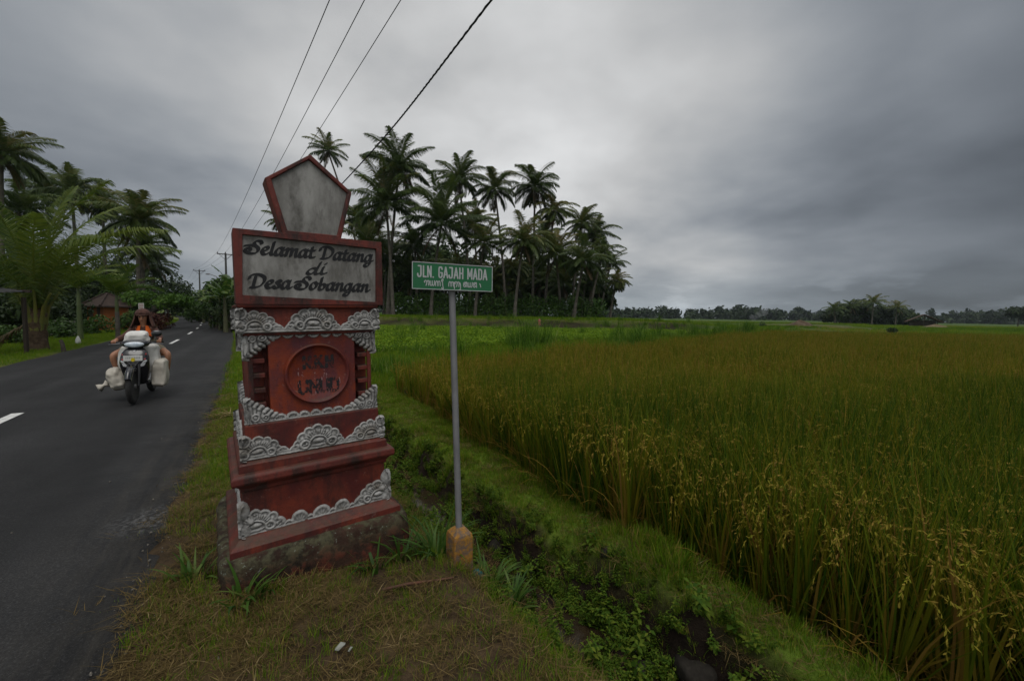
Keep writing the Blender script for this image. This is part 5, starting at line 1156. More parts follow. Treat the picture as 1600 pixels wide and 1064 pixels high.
    for k, q in ((1.0, .395), (1.0, .440), (.9, .462), (.6, .474)): rings.append([(k*.152*math.copysign(abs(math.cos(TAU*i/24))**.9, math.cos(TAU*i/24)), q, .898+k*(.052 if math.sin(TAU*i/24) < 0 else .036)*math.sin(TAU*i/24)) for i in range(24)])
    b.loft(rings); b.build('headlight', lens, hb, smooth=60)
    b = MB(); 
    for sg in (-1, 1): b.tube([(sg*.12, .34, .905), (sg*.26, .30, .915), (sg*.30, .285, .918)], .016, 10)
    b.build('bar', pl, hb, smooth=50)
    for sg in (-1, 1):
        b = MB(); b.tube([(sg*.275, .293, .917), (sg*.41, .245, .920)], .019, 12); b.build('grip', rub, hb, smooth=50)
        b = MB(); b.tube([(sg*.24, .335, .905), (sg*.30, .350, .900), (sg*.39, .322, .895), (sg*.41, .315, .892)], [.008, .006, .005, .007], 8); b.build('brake_lever', mat('dull lever metal', (.20, .20, .21), .4, metal=.7), hb, smooth=60)
    b = MB(); b.tube([(-.215, .325, .93), (-.235, .315, 1.0), (-.285, .31, 1.045)], .0075, 8); m_ = b.build('mirror', pl, hb, smooth=60)
    b = MB(); b.ell((-.315, .315, 1.055), (.085, .028, .052), n=18, m=10, p=.85); b.build('mirror_shell', blk, m_, smooth=180)
    # body behind
    b = MB(); rings = []
    for y, w, z0, z1 in ((.36, .17, .26, .34), (.10, .165, .24, .33), (-.10, .15, .25, .50), (-.22, .14, .30, .70), (-.5, .15, .40, .73), (-.8, .12, .56, .76), (-.98, .05, .68, .77)):
        rings.append([(w*math.copysign(abs(math.cos(TAU*k/20))**.7, math.cos(TAU*k/20)), y, (z0+z1)/2+(z1-z0)/2*math.copysign(abs(math.sin(TAU*k/20))**.7, math.sin(TAU*k/20))) for k in range(20)])
    b.loft(rings); b.build('body', blk, s, smooth=60)
    b = MB(); rings = []
    for y, w, z in ((.0, .09, .72), (-.1, .13, .745), (-.35, .145, .755), (-.6, .14, .775), (-.82, .11, .79)): rings.append([(w*math.cos(TAU*k/18), y, z+.038*math.sin(TAU*k/18)) for k in range(18)])
    b.loft(rings); b.build('seat', mat('black seat vinyl', (.018, .018, .018), .6, bump=.15), s, smooth=60)
    b = MB(); b.tube([(.14, -.25, .24), (.17, -.55, .27), (.17, -.85, .36)], [.03, .055, .05], 12); b.build('exhaust', pl, s, smooth=50)
    b = MB(); b.box((-.10, -.42, .28), (.10, .42, .16)); b.build('engine', pl, s, bevel=.03)
    s.scale = (.78, 1, 1); M = Matrix.Translation(org) @ Matrix.Rotation(rz, 4, 'Z') @ Matrix.Diagonal((.78, 1, 1, 1))
    # ---- rider
    skin, t, out = newmat('brown skin'); bs = t.new('ShaderNodeBsdfPrincipled'); t.l.new(bs.outputs[0], out.inputs[0]); bs.inputs['Base Color'].default_value = (.34, .16, .092, 1); bs.inputs['Roughness'].default_value = .5; bs.inputs['Subsurface Weight'].default_value = .08
    cloth = mat('brown cotton cloth', (.085, .036, .026), .9, (.055, .025, .019), 12, bump=.4, bscale=30); orange = mat('orange cloth', (.62, .115, .012), .85, bump=.3, bscale=40); kh = mat('khaki shorts', (.24, .20, .14), .9, bump=.3)
    V = [(0, -.30, .82, .135), (0, -.27, .94, .115), (0, -.22, 1.05, (.135, .10)), (0, -.185, 1.135, .075), (0, -.165, 1.195, .048), (0, -.135, 1.255, .068), (0, -.13, 1.315, .083), (0, -.14, 1.375, .070)]
    Ed = [(i, i+1) for i in range(7)]
    for sg in (1, -1):
        n = len(V); V += [(sg*.145, -.205, 1.115, .060), (sg*.275, -.07, .985, .043), (sg*.335, .13, .955, .031), (sg*.343, .215, .945, .027), (sg*.345, .250, .943, .024)]
        Ed += [(2, n), (n, n+1), (n+1, n+2), (n+2, n+3), (n+3, n+4)]
        for j, (dx, l) in enumerate(((-.030, 1.0), (-.010, 1.08), (.010, 1.0), (.028, .85))):         # fingers curl over the grip
            k = len(V); x = sg*(.345+dx); V += [(x, .282*1, .944, .0095), (x+sg*.003, .300, .928-.004*l, .0088), (x, .292, .906, .0080), (x-sg*.002, .272, .900, .0072)]; Ed += [(n+4, k), (k, k+1), (k+1, k+2), (k+2, k+3)]
        k = len(V); V += [(sg*.312, .225, .925, .011), (sg*.303, .250, .905, .0095), (sg*.300, .272, .902, .008)]; Ed += [(n+3, k), (k, k+1), (k+1, k+2)]
        k = len(V); V += [(sg*.12, -.24, .79, .105), (sg*.29, -.07, .75, .082), (sg*.445, .08, .70, .060), (sg*.425, .045, .60, .056), (sg*.385, -.05, .42, .048), (sg*.335, -.06, .30, .034), (sg*.335, .0, .262, .033), (sg*.34, .12, .250, .026)]
        Ed += [(0, k)]+[(k+i, k+i+1) for i in range(7)]
    body = skin_obj('person', V, Ed, skin); body.matrix_world = M; tag(body, 'woman in a brown head cloth and jacket over orange, riding the laden black scooter', 'person')
    J = [(0, -.27, .90, .135), (0, -.225, 1.045, (.158, .118)), (0, -.19, 1.135, .088)]; JE = [(0, 1), (1, 2)]
    for sg in (1, -1):
        n = len(J); J += [(sg*.150, -.205, 1.120, .075), (sg*.28, -.065, .985, .058), (sg*.332, .12, .956, .046), (sg*.340, .165, .950, .042)]; JE += [(1, n), (n, n+1), (n+1, n+2), (n+2, n+3)]
    skin_obj('jacket', J, JE, cloth, body)
    S_ = [(0, -.30, .80, .15)]; SE = []
    for sg in (1, -1): n = len(S_); S_ += [(sg*.13, -.235, .79, .118), (sg*.29, -.07, .752, .098), (sg*.36, .0, .73, .088)]; SE += [(0, n), (n, n+1), (n+1, n+2)]
    skin_obj('shorts', S_, SE, kh, body)
    # orange vest: two straps and a front showing where the jacket is open
    b = MB()
    def patch(fn, nu, nv, th=.008):
        g = [[Vector(fn(i/nu, j/nv)) for j in range(nv+1)] for i in range(nu+1)]
        vs = [p for r in g for p in r]; vs2 = [p+Vector((0, -th, 0)) for p in vs]; fs = []; m_ = nv+1; N = len(vs)
        for i in range(nu):
            for j in range(nv): a = i*m_+j; fs += [(a, a+1, a+m_+1, a+m_), (N+a, N+a+m_, N+a+m_+1, N+a+1)]
        for i in range(nu): fs += [(i*m_, (i+1)*m_, N+(i+1)*m_, N+i*m_), (i*m_+nv, N+i*m_+nv, N+(i+1)*m_+nv, (i+1)*m_+nv)]
        for j in range(nv): fs += [(j, N+j, N+j+1, j+1), (nu*m_+j, nu*m_+j+1, N+nu*m_+j+1, N+nu*m_+j)]
        b.add(vs+vs2, fs)
    for sg in (-1, 1): patch(lambda u_, v_: (sg*(.040+.090*u_+.012*(1-v_)), -.074-.05*v_-.045*u_*u_, 1.02+.155*v_-.03*u_), 4, 8)
    patch(lambda u_, v_: (-.05+.10*u_, -.082, 1.0+.045*v_), 4, 3)
    b.build('orange_vest', orange, body, smooth=60)
    # head cloth: cap with a low brow, cloth falling to both shoulders
    b = MB(); hc = Vector((0, -.138, 1.325)); rows = []
    for j in range(13):
        q = j/12
        ring = []
        for i in range(27):
            a = -1+2*i/26; ph = a*math.pi*(.999 if q < .34 else (.68 if q > .40 else .80+.199*(.40-q)/.06))        # opening in front below the brow
            th_ = min(q/.40, 1)*math.pi/2
            if q <= .40: r = .112*math.sin(max(th_, .02)); z = hc.z+.018+.108*math.cos(th_)
            else: k = (q-.40)/.60; r = .112+.040*k**1.3; z = hc.z+.018-.20*k
            r *= 1+.05*math.sin(i*1.9+j*.7)*q
            ring.append((hc.x+r*math.sin(ph+math.pi)*(1.20+.30*max(0, q-.4)), hc.y+r*1.08*math.cos(ph+math.pi)-.01, z))
        rows.append(ring)
    vs = [p for r in rows for p in r]; fs = [(j*27+i, j*27+i+1, (j+1)*27+i+1, (j+1)*27+i) for j in range(12) for i in range(26)]
    b.add(vs, fs); o = b.build('head_cloth', cloth, body, smooth=180); md = o.modifiers.new('thick', 'SOLIDIFY'); md.thickness = .012
    b = MB(); b.tube([(.095*math.sin(a), hc.y+.118*math.cos(a), hc.z+.022-.006*math.cos(a)) for a in np.linspace(-1.5, 1.5, 13)], .013, 8); b.build('brow_band', cloth, body, smooth=180)
    dark = mat('dark eye', (.012, .009, .008), .3); lip = mat('lips', (.19, .07, .055), .5)
    b = MB()
    for sg in (-1, 1): b.ell((sg*.032, -.050, 1.308), (.019, .011, .009), n=10, m=6); b.tube([(sg*.014, -.047, 1.328), (sg*.032, -.047, 1.332), (sg*.050, -.055, 1.328)], .006, 6)
    b.build('eyes', dark, body, smooth=180)
    b = MB(); b.ell((0, -.048, 1.285), (.013, .016, .022), n=10, m=6); b.ell((0, -.040, 1.274), (.018, .014, .009), n=10, m=6); b.build('nose', skin, body, smooth=180)
    b = MB(); b.ell((0, -.060, 1.248), (.026, .012, .007), n=10, m=6); b.build('mouth', lip, body, smooth=180)
    # ---- the load: four woven sacks
    wv, t, out = newmat('woven sack plastic'); bs = t.new('ShaderNodeBsdfPrincipled'); t.l.new(bs.outputs[0], out.inputs[0]); tc = t.new('ShaderNodeTexCoord').outputs['Object']
    cc = t.mix(t.ramp(t.noise(tc, 6, 6, .65), [(.35, 0.0), (.7, 1.0)]), (.47, .44, .38), (.33, .30, .25)); t.put(bs.inputs['Base Color'], cc); bs.inputs['Roughness'].default_value = .6
    bp = t.new('ShaderNodeBump'); bp.inputs['Strength'].default_value = .6; bp.inputs['Distance'].default_value = .025; t.put(bp.inputs['Height'], t.noise(tc, 7, 4, .5, dist=.2)); t.l.new(bp.outputs[0], bs.inputs['Normal'])
    wht2 = mat('white sack cloth', (.66, .65, .62), .65, (.52, .51, .48), 7, bump=.7, bscale=14)
    def sack(label, c, r, rot, m, p=.62, knot=None, seed=0, sag=.12):
        b = MB(); n, k = 30, 20
        f = lambda a: math.copysign(abs(a)**p, a); rings = []
        for i in range(k+1):
            ph = -math.pi/2*.99+math.pi*.99*i/k; ring = []
            for j in range(n):
                a = TAU*j/n; d = Vector((f(math.cos(ph))*f(math.cos(a)), f(math.cos(ph))*f(math.sin(a)), f(math.sin(ph))))
                w = 1+.06*math.sin(d.x*6+seed+d.z*4)+.05*math.sin(d.z*11+d.y*7+seed*2)+.04*math.sin(a*7+d.z*9+seed)+.025*math.sin(a*13-d.z*15+seed); low = 1+sag*(-d.z)
                ring.append((d.x*r[0]*w*low, d.y*r[1]*w*low, d.z*r[2]*(1+.04*math.sin(a*3+seed))))
            rings.append(ring)
        b.loft(rings)
        o = b.build('sack', m, None, smooth=180, sub=1); o.matrix_world = M @ Matrix.Translation(c) @ rot; tag(o, label, 'sack', 'woven sacks loaded on the scooter')
        if knot:
            b = MB(); kn = 15; rings = []
            for q, rr in ((0, .055), (.05, .026), (.075, .022), (.11, .045), (.15, .060)): rings.append([(rr*math.cos(TAU*j/kn)*(1+.22*math.sin(j*2.6+q*9)), rr*math.sin(TAU*j/kn)*(1+.2*math.cos(j*1.9)), q) for j in range(kn)])
            b.loft(rings); kd = Vector(knot).normalized(); kq = Vector((0, 0, 1)).rotation_difference(kd).to_matrix().to_4x4()
            b.build('tied_end', m, o, smooth=180).matrix_local = Matrix.Translation(Vector(knot)) @ kq
        return o
    ey = lambda x, y, z: (Matrix.Rotation(R(z), 4, 'Z') @ Matrix.Rotation(R(y), 4, 'Y') @ Matrix.Rotation(R(x), 4, 'X'))
    sack('round tied sack hanging low beside the front wheel, its knotted end sticking out', (.345, .16, .345), (.135, .18, .185), ey(0, 18, 0), wv, .72, (.16, .02, -.03), 1)
    sack('tall square sack hanging on the rider\'s left side below the mirror', (-.325, .18, .415), (.125, .16, .225), ey(0, -3, 0), wv, .45, None, 2, .05)
    sack('wide pale sack standing upright between the leg shield and the rider', (0, .14, .655), (.325, .13, .24), ey(0, 0, 0), wht2, .5, None, 3, .0)
    sack('crumpled white sack on top, between the headlight and the rider\'s chest', (.03, .165, .985), (.195, .115, .105), ey(-12, 4, 0), wht2, .6, None, 4, .1)

# ------------------------------------------------------------------ buildings and roadside things
def gable(b, w, d, h0, h1, over, th=.08):
    pass
def build_rest(PM, LM, bark):
    # house behind the palms
    a = ground_pt(136, 29.5); c = ground_pt(162, 28.5); dirv = (c-a); dirv.z = 0; L = dirv.length; yaw = math.atan2(dirv.y, dirv.x); g = (a+c)/2; g.z = min(a.z, c.z)
    h = empty('house', g, yaw, 'small hut with orange brown walls and a dark hipped roof behind the slim areca palms', 'house')
    ow = mat('orange brown wall', (.27, .08, .017), .85, (.19, .058, .015), 2, bump=.2); tile = mat('dark roof tiles', (.028, .019, .015), .9, (.05, .032, .024), 5, bump=.5, bscale=25); wood = mat('dark wood', (.030, .021, .015), .8)
    b = MB(); b.box((0, .7, .85), (L, 1.4, 1.9)); b.build('wall', ow, h)
    b = MB(); q = .30; e0 = 1.78; b.loft([[(-L/2-q, -q, e0-.08), (L/2+q, -q, e0-.08), (L/2+q, 1.4+q, e0-.08), (-L/2-q, 1.4+q, e0-.08)], [(-L/2-q, -q, e0), (L/2+q, -q, e0), (L/2+q, 1.4+q, e0), (-L/2-q, 1.4+q, e0)], [(-.2, .6, e0+.85), (.2, .6, e0+.85), (.2, .8, e0+.85), (-.2, .8, e0+.85)]]); rf = b.build('roof', tile, h)
    b = MB()
    for sx in (-1, 1):
        for sy in (-1, 1): b.tube([(sx*(L/2+q), 0.7+sy*(.7+q), e0+.03), (sx*.2, .7+sy*.1, e0+.88)], .07, 6)
    b.tube([(-.25, .7, e0+.88), (.25, .7, e0+.88)], .09, 6); b.build('ridge', tile, rf, smooth=50)
    b = MB(); b.box((-L*.22, -.005, .75), (.5, .06, 1.6)); dr = b.build('door', wood, h, bevel=.01)
    b = MB(); b.box((L*.22, -.005, 1.35), (.4, .06, .7)); wd = b.build('window', wood, h, bevel=.01)
    b = MB(); b.box((L*.22, -.042, .96), (.5, .09, .06)); b.build('sill', ow, wd)
    a = ground_pt(60, 23.5); c = ground_pt(113, 22.5); dv = c-a; gw = mat('grey rendered wall', (.15, .145, .135), .9, (.07, .068, .06), 3, bump=.3)
    w = empty('compound_wall', (a+c)/2, math.atan2(dv.y, dv.x), 'low grey rendered wall behind the trunk of the young coconut palm', 'wall'); b = MB(); b.box((0, 0, .25), (dv.length, .18, 1.1)); b.build('wall_body', gw, w, bevel=.01); b = MB(); b.box((0, 0, .83), (dv.length+.1, .28, .07)); b.build('coping', gw, w, bevel=.01)
    # lean-to at the left edge
    g = ground_pt(-8, 12); sh = empty('roadside_shelter', g, R(10), 'corrugated metal shelter roof poking in at the left picture edge', 'shelter'); zt = px_z(5, 458, 12)-g.z
    nx = 60; V = []; 
    for i in range(nx+1):
        x = -1.6+1.78*i/nx; rp = .018*math.sin(i*1.25)
        for y in (-.9, .9): V += [(x, y, zt+.10-.10*(x+.5)+rp+.08*y), (x, y, zt+.09-.10*(x+.5)+rp+.08*y)]
    fs = []
    for i in range(nx): a0 = i*4; b0 = a0+4; fs += [(a0, b0, b0+2, a0+2), (a0+1, a0+3, b0+3, b0+1), (a0, a0+1, b0+1, b0), (a0+2, b0+2, b0+3, a0+3)]
    b = MB(); b.add(V, fs+[(0, 2, 3, 1), (nx*4, nx*4+1, nx*4+3, nx*4+2)]); b.build('roof', mat('zinc sheet', (.085, .09, .095), .55, (.04, .036, .033), 4, metal=.3), sh)
    b = MB()
    for x in (-1.4, .1):
        for y in (-.75, .75): b.box((x, y, zt/2-.1), (.08, .08, zt))
    b.build('posts', wood, sh); b = MB(); b.box((-.65, -.75, zt-.03), (1.9, .07, .09)); b.box((-.65, .75, zt+.09), (1.9, .07, .09)); b.build('beams', wood, sh)
    # white notice behind the rider
    g = ground_pt(221, 27); n = empty('notice_board', g, R(-25), 'small white notice with faint red lines on a post, above the rider\'s head', 'sign'); zc = px_z(221, 478.5, 27)-g.z; w2, h2 = .66, .40
    wt = mat('white painted board', (.50, .50, .48), .6, (.42, .42, .4), 6); rd = mat('faded red marks', (.30, .10, .09), .7); b = MB(); b.box((0, 0, zc), (w2, .03, h2)); bd = b.build('board', wt, n, bevel=.004)
    b = MB()
    for i, z in enumerate((.11, .0, -.11)):
        x = -.26
        while x < .22: l = rnd.uniform(.04, .09); b.box((x+l/2, -.017, zc+z), (l, .003, .045)); x += l+.02
    b.build('faint_lines', rd, bd); b = MB(); b.box((0, .03, zc/2), (.05, .04, zc)); b.build('post', wood, n)
    # white van on the bend
    g = at(263.5, 482, 128); g = Vector((g.x, g.y, tz(g.x, g.y)+.03)); cr = empty('van', g, R(44), 'small white van far away where the road bends out of sight', 'van')
    cw = mat('white car paint', (.60, .61, .62), .3, coat=.6); gl = mat('dark car glass', (.02, .025, .03), .1, spec=.8); tr_ = mat('car tyre', (.012, .012, .012), .9)
    b = MB(); b.loft([[(sx*.82*k, y, z) for sx, z in ((-1, .30), (1, .30), (1, zt_), (-1, zt_))] for y, zt_, k in ((-2.0, .85, .95), (-1.6, 1.05, 1), (-1.0, 1.1, 1), (-.5, 1.75, .96), (1.7, 1.78, .96), (1.95, 1.6, .95))]); b.build('body', cw, cr, bevel=.05)
    b = MB(); b.loft([[(-.72, -1.02, 1.14), (.72, -1.02, 1.14), (.66, -.58, 1.66), (-.66, -.58, 1.66)], [(-.72, -1.06, 1.14), (.72, -1.06, 1.14), (.66, -.62, 1.66), (-.66, -.62, 1.66)]]); b.build('windscreen', gl, cr)
    b = MB()
    for sg in (-1, 1): b.box((sg*.805, .5, 1.38), (.03, 2.0, .45))
    b.build('side_windows', gl, cr)
    for x in (-.72, .72):
        for y in (-1.25, 1.25): b = MB(); b.lathe([(.01, -.1), (.26, -.1), (.31, -.07), (.31, .07), (.26, .1), (.01, .1)], 18, Matrix.Translation((x, y, .31)), 'X'); b.build('wheel', tr_, cr, smooth=40)
    for x in (-.6, .6): b = MB(); b.ell((x, -2.0, .72), (.14, .05, .09), n=10, m=6); b.build('headlight', mat('side light glass', (.55, .56, .57), .12), cr, smooth=180)
    # power line
    con = mat('concrete pole', (.10, .10, .098), .85, (.07, .07, .068), 4); ins = mat('insulators', (.06, .05, .045), .35); wire = mat('power cable', (.012, .012, .013), .6)
    arms = []
    for px, ty, dp, lab in ((355, 396, 46, 'nearest utility pole with cross arm, just left of the welcome board'), (313.5, 422, 67, 'second utility pole with cross arm rising over the roadside trees'), (296, 442, 97, 'farthest utility pole, tiny above the road bend')):
        g = ground_pt(px, dp); zt = px_z(px, ty, dp)-g.z; p = empty('utility_pole', g, R(35), lab, 'utility pole', 'utility poles along the road'); b = MB(); b.tube([(0, 0, -.3), (0, 0, zt)], [.15, .09], 12); b.build('pole', con, p, smooth=60)
        b = MB(); b.box((0, -.10, zt-.12), (1.6, .09, .10)); b.tube([(-.6, -.1, zt-.14), (0, -.06, zt-.75)], .025, 6); b.tube([(.6, -.1, zt-.14), (0, -.06, zt-.75)], .025, 6); b.build('cross_arm', con, p)
        pts_ = []
        for x in (-.72, 0, .72):
            b = MB(); b.lathe([(.02, 0), (.05, .03), (.035, .06), (.055, .09), (.03, .14), (.02, .17)], 10, Matrix.Translation((x, -.10 if x else 0, zt-.07+(.0 if x else .07)))); b.build('insulator', ins, p, smooth=50)
            pts_.append(g+Matrix.Rotation(R(35), 3, 'Z') @ Vector((x, -.1, zt+.09)))
        arms.append(pts_)
    def wire_path(a, b_, sag, n=40): return [a.lerp(b_, i/n)-Vector((0, 0, 4*sag*(i/n)*(1-i/n))) for i in range(n+1)]
    nm = ('left wire of the three running over the road edge', 'middle wire of the three running overhead', 'right wire of the three running overhead')
    for k, px in enumerate((511, 565, 621)):
        q = gnd(px, 0, 7.35); a = arms[0][k]; t = (a.y+8)/(a.y-q.y); e = a+(q-a)*t; e.z = 8.0; path = wire_path(a, e, .85)
        back = wire_path(arms[2][k], arms[1][k], .4, 14)+wire_path(arms[1][k], a, .3, 14)[1:]
        b = MB(); b.tube(back+path[1:], .0085, 6); o = b.build('power_wire', wire, None, smooth=180); tag(o, nm[k], 'wire', 'power wires on the utility poles')
    a = gnd(768, 0, 5.8); c = at(546, 275, 12.4); dr = (c-a)/(c.y-a.y); d = a+dr*(44-a.y); d.z = 6.6; e = a-dr*9; e.z = 6.9
    P = [Vector(q) for q in catmull([d, d.lerp(c, .5)-Vector((0, 0, .25)), c, a, e], 60)]
    b = MB()
    for ph in (0, 2.1, 4.2):
        pp = []
        for i, q in enumerate(P): f = i*1.5+ph; pp.append(q+Vector((.012*math.cos(f), 0, .012*math.sin(f))))
        b.tube(pp, .0085, 5)
    o = b.build('twisted_cable', wire, None, smooth=180); tag(o, 'thick twisted cable, rightmost of the four overhead lines', 'cable')
    # street lamp among the roadside trees
    g = ground_pt(341, 40); z1 = px_z(338, 432, 40)-g.z; e = at(325, 428, 40)-g; l = empty('street_lamp', g, 0, 'grey street lamp arm reaching out of the roadside trees near the utility poles', 'street lamp'); gm = mat('galvanised grey paint', (.3, .3, .3), .5)
    b = MB(); b.tube([(0, 0, -.2), (0, 0, z1-.15), (-.1, 0, z1), (e.x*.9, e.y, e.z)], [.06, .05, .04, .03], 8); b.build('pole', gm, l, smooth=60); b = MB(); b.ell((e.x, e.y, e.z-.02), (.24, .1, .07), n=12, m=8); b.build('lamp_head', gm, l, smooth=180)
    # far field hut
    g = ground_pt(1443, 98); hh = empty('field_hut', g, R(-40), 'brown thatched field hut with open front beside the far tree island', 'hut'); th = mat('old thatch', (.085, .055, .034), .95, (.05, .032, .022), 1.5, bump=.5, bscale=12); bw = mat('bamboo wall', (.10, .085, .06), .85, (.045, .036, .026), 2)
    b = MB()
    for sx in (-1, 1): b.loft([[(sx*3.1, -2.9, 1.25), (sx*3.1, 2.9, 1.25), (0, 2.9, 3.0), (0, -2.9, 3.0)], [(sx*3.1, -2.9, 1.05), (sx*3.1, 2.9, 1.05), (0, 2.9, 2.8), (0, -2.9, 2.8)]])
    b.build('roof', th, hh); b = MB(); b.box((0, 1.2, .7), (4.4, 2.4, 1.6)); b.build('wall', bw, hh); b = MB()
    for x in (-2.2, 2.2): b.tube([(x, -2.2, -.2), (x, -2.2, 1.7)], .09, 6)
    b.tube([(0, -2.2, -.2), (0, -2.2, 2.8)], .09, 6); b.build('posts', bw, hh)
    # heaps of earth, scarecrow, smoke
    earth = mat('heap of earth', (.055, .036, .022), .95, (.10, .070, .042), 3, bump=.8, bscale=8)
    for px, dp, w, h_, lab, mm in ((1250, 72, 2.3, .95, 'dark heap of earth and straw at the back edge of the ripe rice', earth), (1462, 84, 3.0, .75, 'pale low heap of straw in the far green paddy', mat('pale straw heap', (.16, .12, .06), .95, (.10, .075, .04), 3, bump=.6))):
        g = ground_pt(px, dp); b = MB(); rings = []
        for q in np.linspace(0, 1, 9): rings.append([(w*(1-q**1.6)*math.cos(TAU*k/22)*(1+.18*math.sin(k*1.7+q*6)), w*.6*(1-q**1.6)*math.sin(TAU*k/22)*(1+.15*math.cos(k*2.3)), h_*q*(1+.22*math.sin(k*.9+2))-.1) for k in range(22)])
        b.loft(rings); o = b.build('earth_heap', mm, None, smooth=180, loc=g); tag(o, lab, 'heap')
    for px, py, dp, lab in ((1396, 520, 40, 'dark round tuft at the far edge of the ripe rice, right'), (1195, 514, 55, 'small dark bush on the field path behind the ripe rice')):
        leafy('field_bush', 'shrub', lab, None, ground_pt(px, dp), .62, .62, LM['dark'], bark, 400, .16, 5, clear=.02, r=.3, tr=.02)
    g = ground_pt(843, 31); sc_ = empty('scarecrow', g, R(10), 'thin pole with a pink cloth standing in the green crop as a scarecrow', 'scarecrow'); zt = px_z(843, 497, 31)-g.z; pole = mat('bamboo pole', (.12, .11, .08), .8)
    b = MB(); b.tube([(0, 0, -.1), (.02, 0, zt)], .022, 6); b.tube([(-.18, 0, zt-.22), (.2, 0, zt-.2)], .018, 6); b.build('pole', pole, sc_, smooth=60); b = MB(); b.loft([[(.11*k*math.cos(TAU*i/12)*(1+.15*math.sin(i*2)), .06*k*math.sin(TAU*i/12), z) for i in range(12)] for k, z in ((.45, zt-.08), (1, zt-.2), (.7, zt-.36), (.9, zt-.52))]); b.build('cloth', mat('faded pink cloth', (.27, .075, .07), .9), sc_, smooth=80)
    g = ground_pt(1178, 190); b = MB()
    for x, z, r in ((0, .8, 1.2), (-.8, 1.8, 1.3), (.9, 2.0, 1.1), (2.2, 3.0, 1.6), (4.5, 4.2, 2.0)): b.ell((x, 0, z), (r, r, r), n=14, m=9)
    sm_ = bpy.data.materials.new('smoke'); sm_.use_nodes = True; t = NT(sm_.node_tree); t.n.clear(); out = t.new('ShaderNodeOutputMaterial'); pv = t.new('ShaderNodeVolumePrincipled'); pv.inputs['Color'].default_value = (.85, .87, .9, 1); pv.inputs['Density'].default_value = .05; t.l.new(pv.outputs[0], out.inputs['Volume'])
    o = b.build('smoke', sm_, None, smooth=180, loc=g); tag(o, 'small white puff of smoke before the far wood', 'smoke', None, 'stuff')
    # left verge odds and ends
    g = ground_pt(97, 13.6); b = MB(); b.tube([(0, 0, -.1), (-.02, 0, .12), (-.07, .02, .32), (-.12, .02, .42)], [.075, .06, .05, .045], 9); o = b.build('stump', mat('dead wood', (.03, .024, .018), .9, (.06, .05, .04), 8, bump=.6), None, smooth=50, loc=g); tag(o, 'short dark leaning stump on the left verge beside the young coconut', 'stump')
    g = ground_pt(120, 16.4); b = MB(); b.loft([[(r*math.cos(TAU*i/14)*(1+.2*math.sin(i*2.3+z*9)), r*.6*math.sin(TAU*i/14), z) for i in range(14)] for r, z in ((.07, 0), (.10, .07), (.09, .17), (.05, .27), (.02, .33))]); o = b.build('plastic_bag', mat('white plastic bag', (.5, .5, .48), .4), None, smooth=180, loc=g); tag(o, 'small white plastic bag at the foot of the green stemmed areca palm', 'bag')
    # near the pillar: rod, paper, cloth, stones, clumps
    a = gnd(598, 912, .0); c = gnd(708, 902, .0); a.z = tz(a.x, a.y)+.018; c.z = tz(c.x, c.y)+.016; b = MB(); b.tube([a, a.lerp(c, .35)+Vector((0, 0, .008)), a.lerp(c, .7)+Vector((0, 0, .002)), c], [.007, .008, .0075, .005], 8); o = b.build('stick', mat('reddish dry stick', (.10, .042, .022), .85, (.06, .03, .018), 12), None, smooth=60); tag(o, 'thin reddish brown stick lying on the ground before the yellow block', 'stick')
    pw = mat('torn white paper', (.27, .28, .25), .85, (.18, .19, .16), 20)
    for (px, py), s, lab in (((531, 1006), .021, 'torn white scrap of paper on the bare ground, the larger of two'), ((547, 1010), .010, 'tiny scrap of white paper beside the larger one')):
        g = gnd(px, py, .02); g.z = tz(g.x, g.y)+.035; pts_ = [(-1, -.5), (-.3, -.9), (.9, -.5), (1.1, .3), (.2, .9), (-.7, .5)]
        b = MB(); b.loft([[(x*s, y*s*.8, .006*math.sin(x*3+y*2)+.008*x) for x, y in pts_], [(x*s, y*s*.8, .006*math.sin(x*3+y*2)+.008*x+.0015) for x, y in pts_]]); o = b.build('paper_scrap', pw, None, loc=g, rz=.5); tag(o, lab, 'litter', 'scraps of paper on the ground'); o.rotation_euler = (.22, .1, .5)
    g = gnd(745, 880, -.05); g.z = tz(g.x, g.y)+.03; b = MB(); b.loft([[(r*math.cos(TAU*i/16)*(1+.3*math.sin(i*2.1+k)), r*.7*math.sin(TAU*i/16)*(1+.2*math.cos(i*1.3)), z+.008*math.sin(i*2.7)) for i in range(16)] for k, (r, z) in enumerate(((.026, -.03), (.034, .0), (.026, .015), (.012, .025)))]); o = b.build('cloth_rag', mat('teal cloth', (.008, .085, .082), .8, (.005, .05, .05), 30), None, smooth=180, loc=g); tag(o, 'crumpled teal rag at the foot of the yellow block', 'rag')
    stone = mat('dark wet stone', (.014, .012, .010), .9, (.038, .034, .028), 7, bump=1.0, bscale=18, spec=.1)
    for px, py, z, s, lab in ((826, 838, -.10, .085, 'dark stone in the ditch wall right of the yellow block'), (778, 800, -.12, .09, 'dark stone in the ditch wall behind the sign pole'), (905, 905, -.12, .10, 'dark stone low in the ditch wall beside the brown water'), (1010, 985, -.14, .13, 'large dark stone in the ditch wall near the bottom of the picture'), (1090, 1035, -.15, .12, 'dark stone in the ditch wall at the bottom edge'), (722, 752, -.1, .08, 'small dark stone in the ditch wall left of the sign pole'), (950, 880, -.06, .055, 'dark stone high in the ditch wall under the grass strip')):
        g = gnd(px, py, z); b = MB(); b.ell((0, 0, 0), (s*.85, s*.7, s*.5), n=18, m=12, p=.7)
        b.v = [Vector(v)*(1+.10*math.sin(v.x*40+px)+.08*math.sin(v.y*55+v.z*45)) for v in b.v]; g.z = tz(g.x, g.y)-.35*s; o = b.build('stone', stone, None, smooth=180, loc=g, rz=rnd.uniform(0, 6)); tag(o, lab, 'stone', 'stones of the ditch wall')
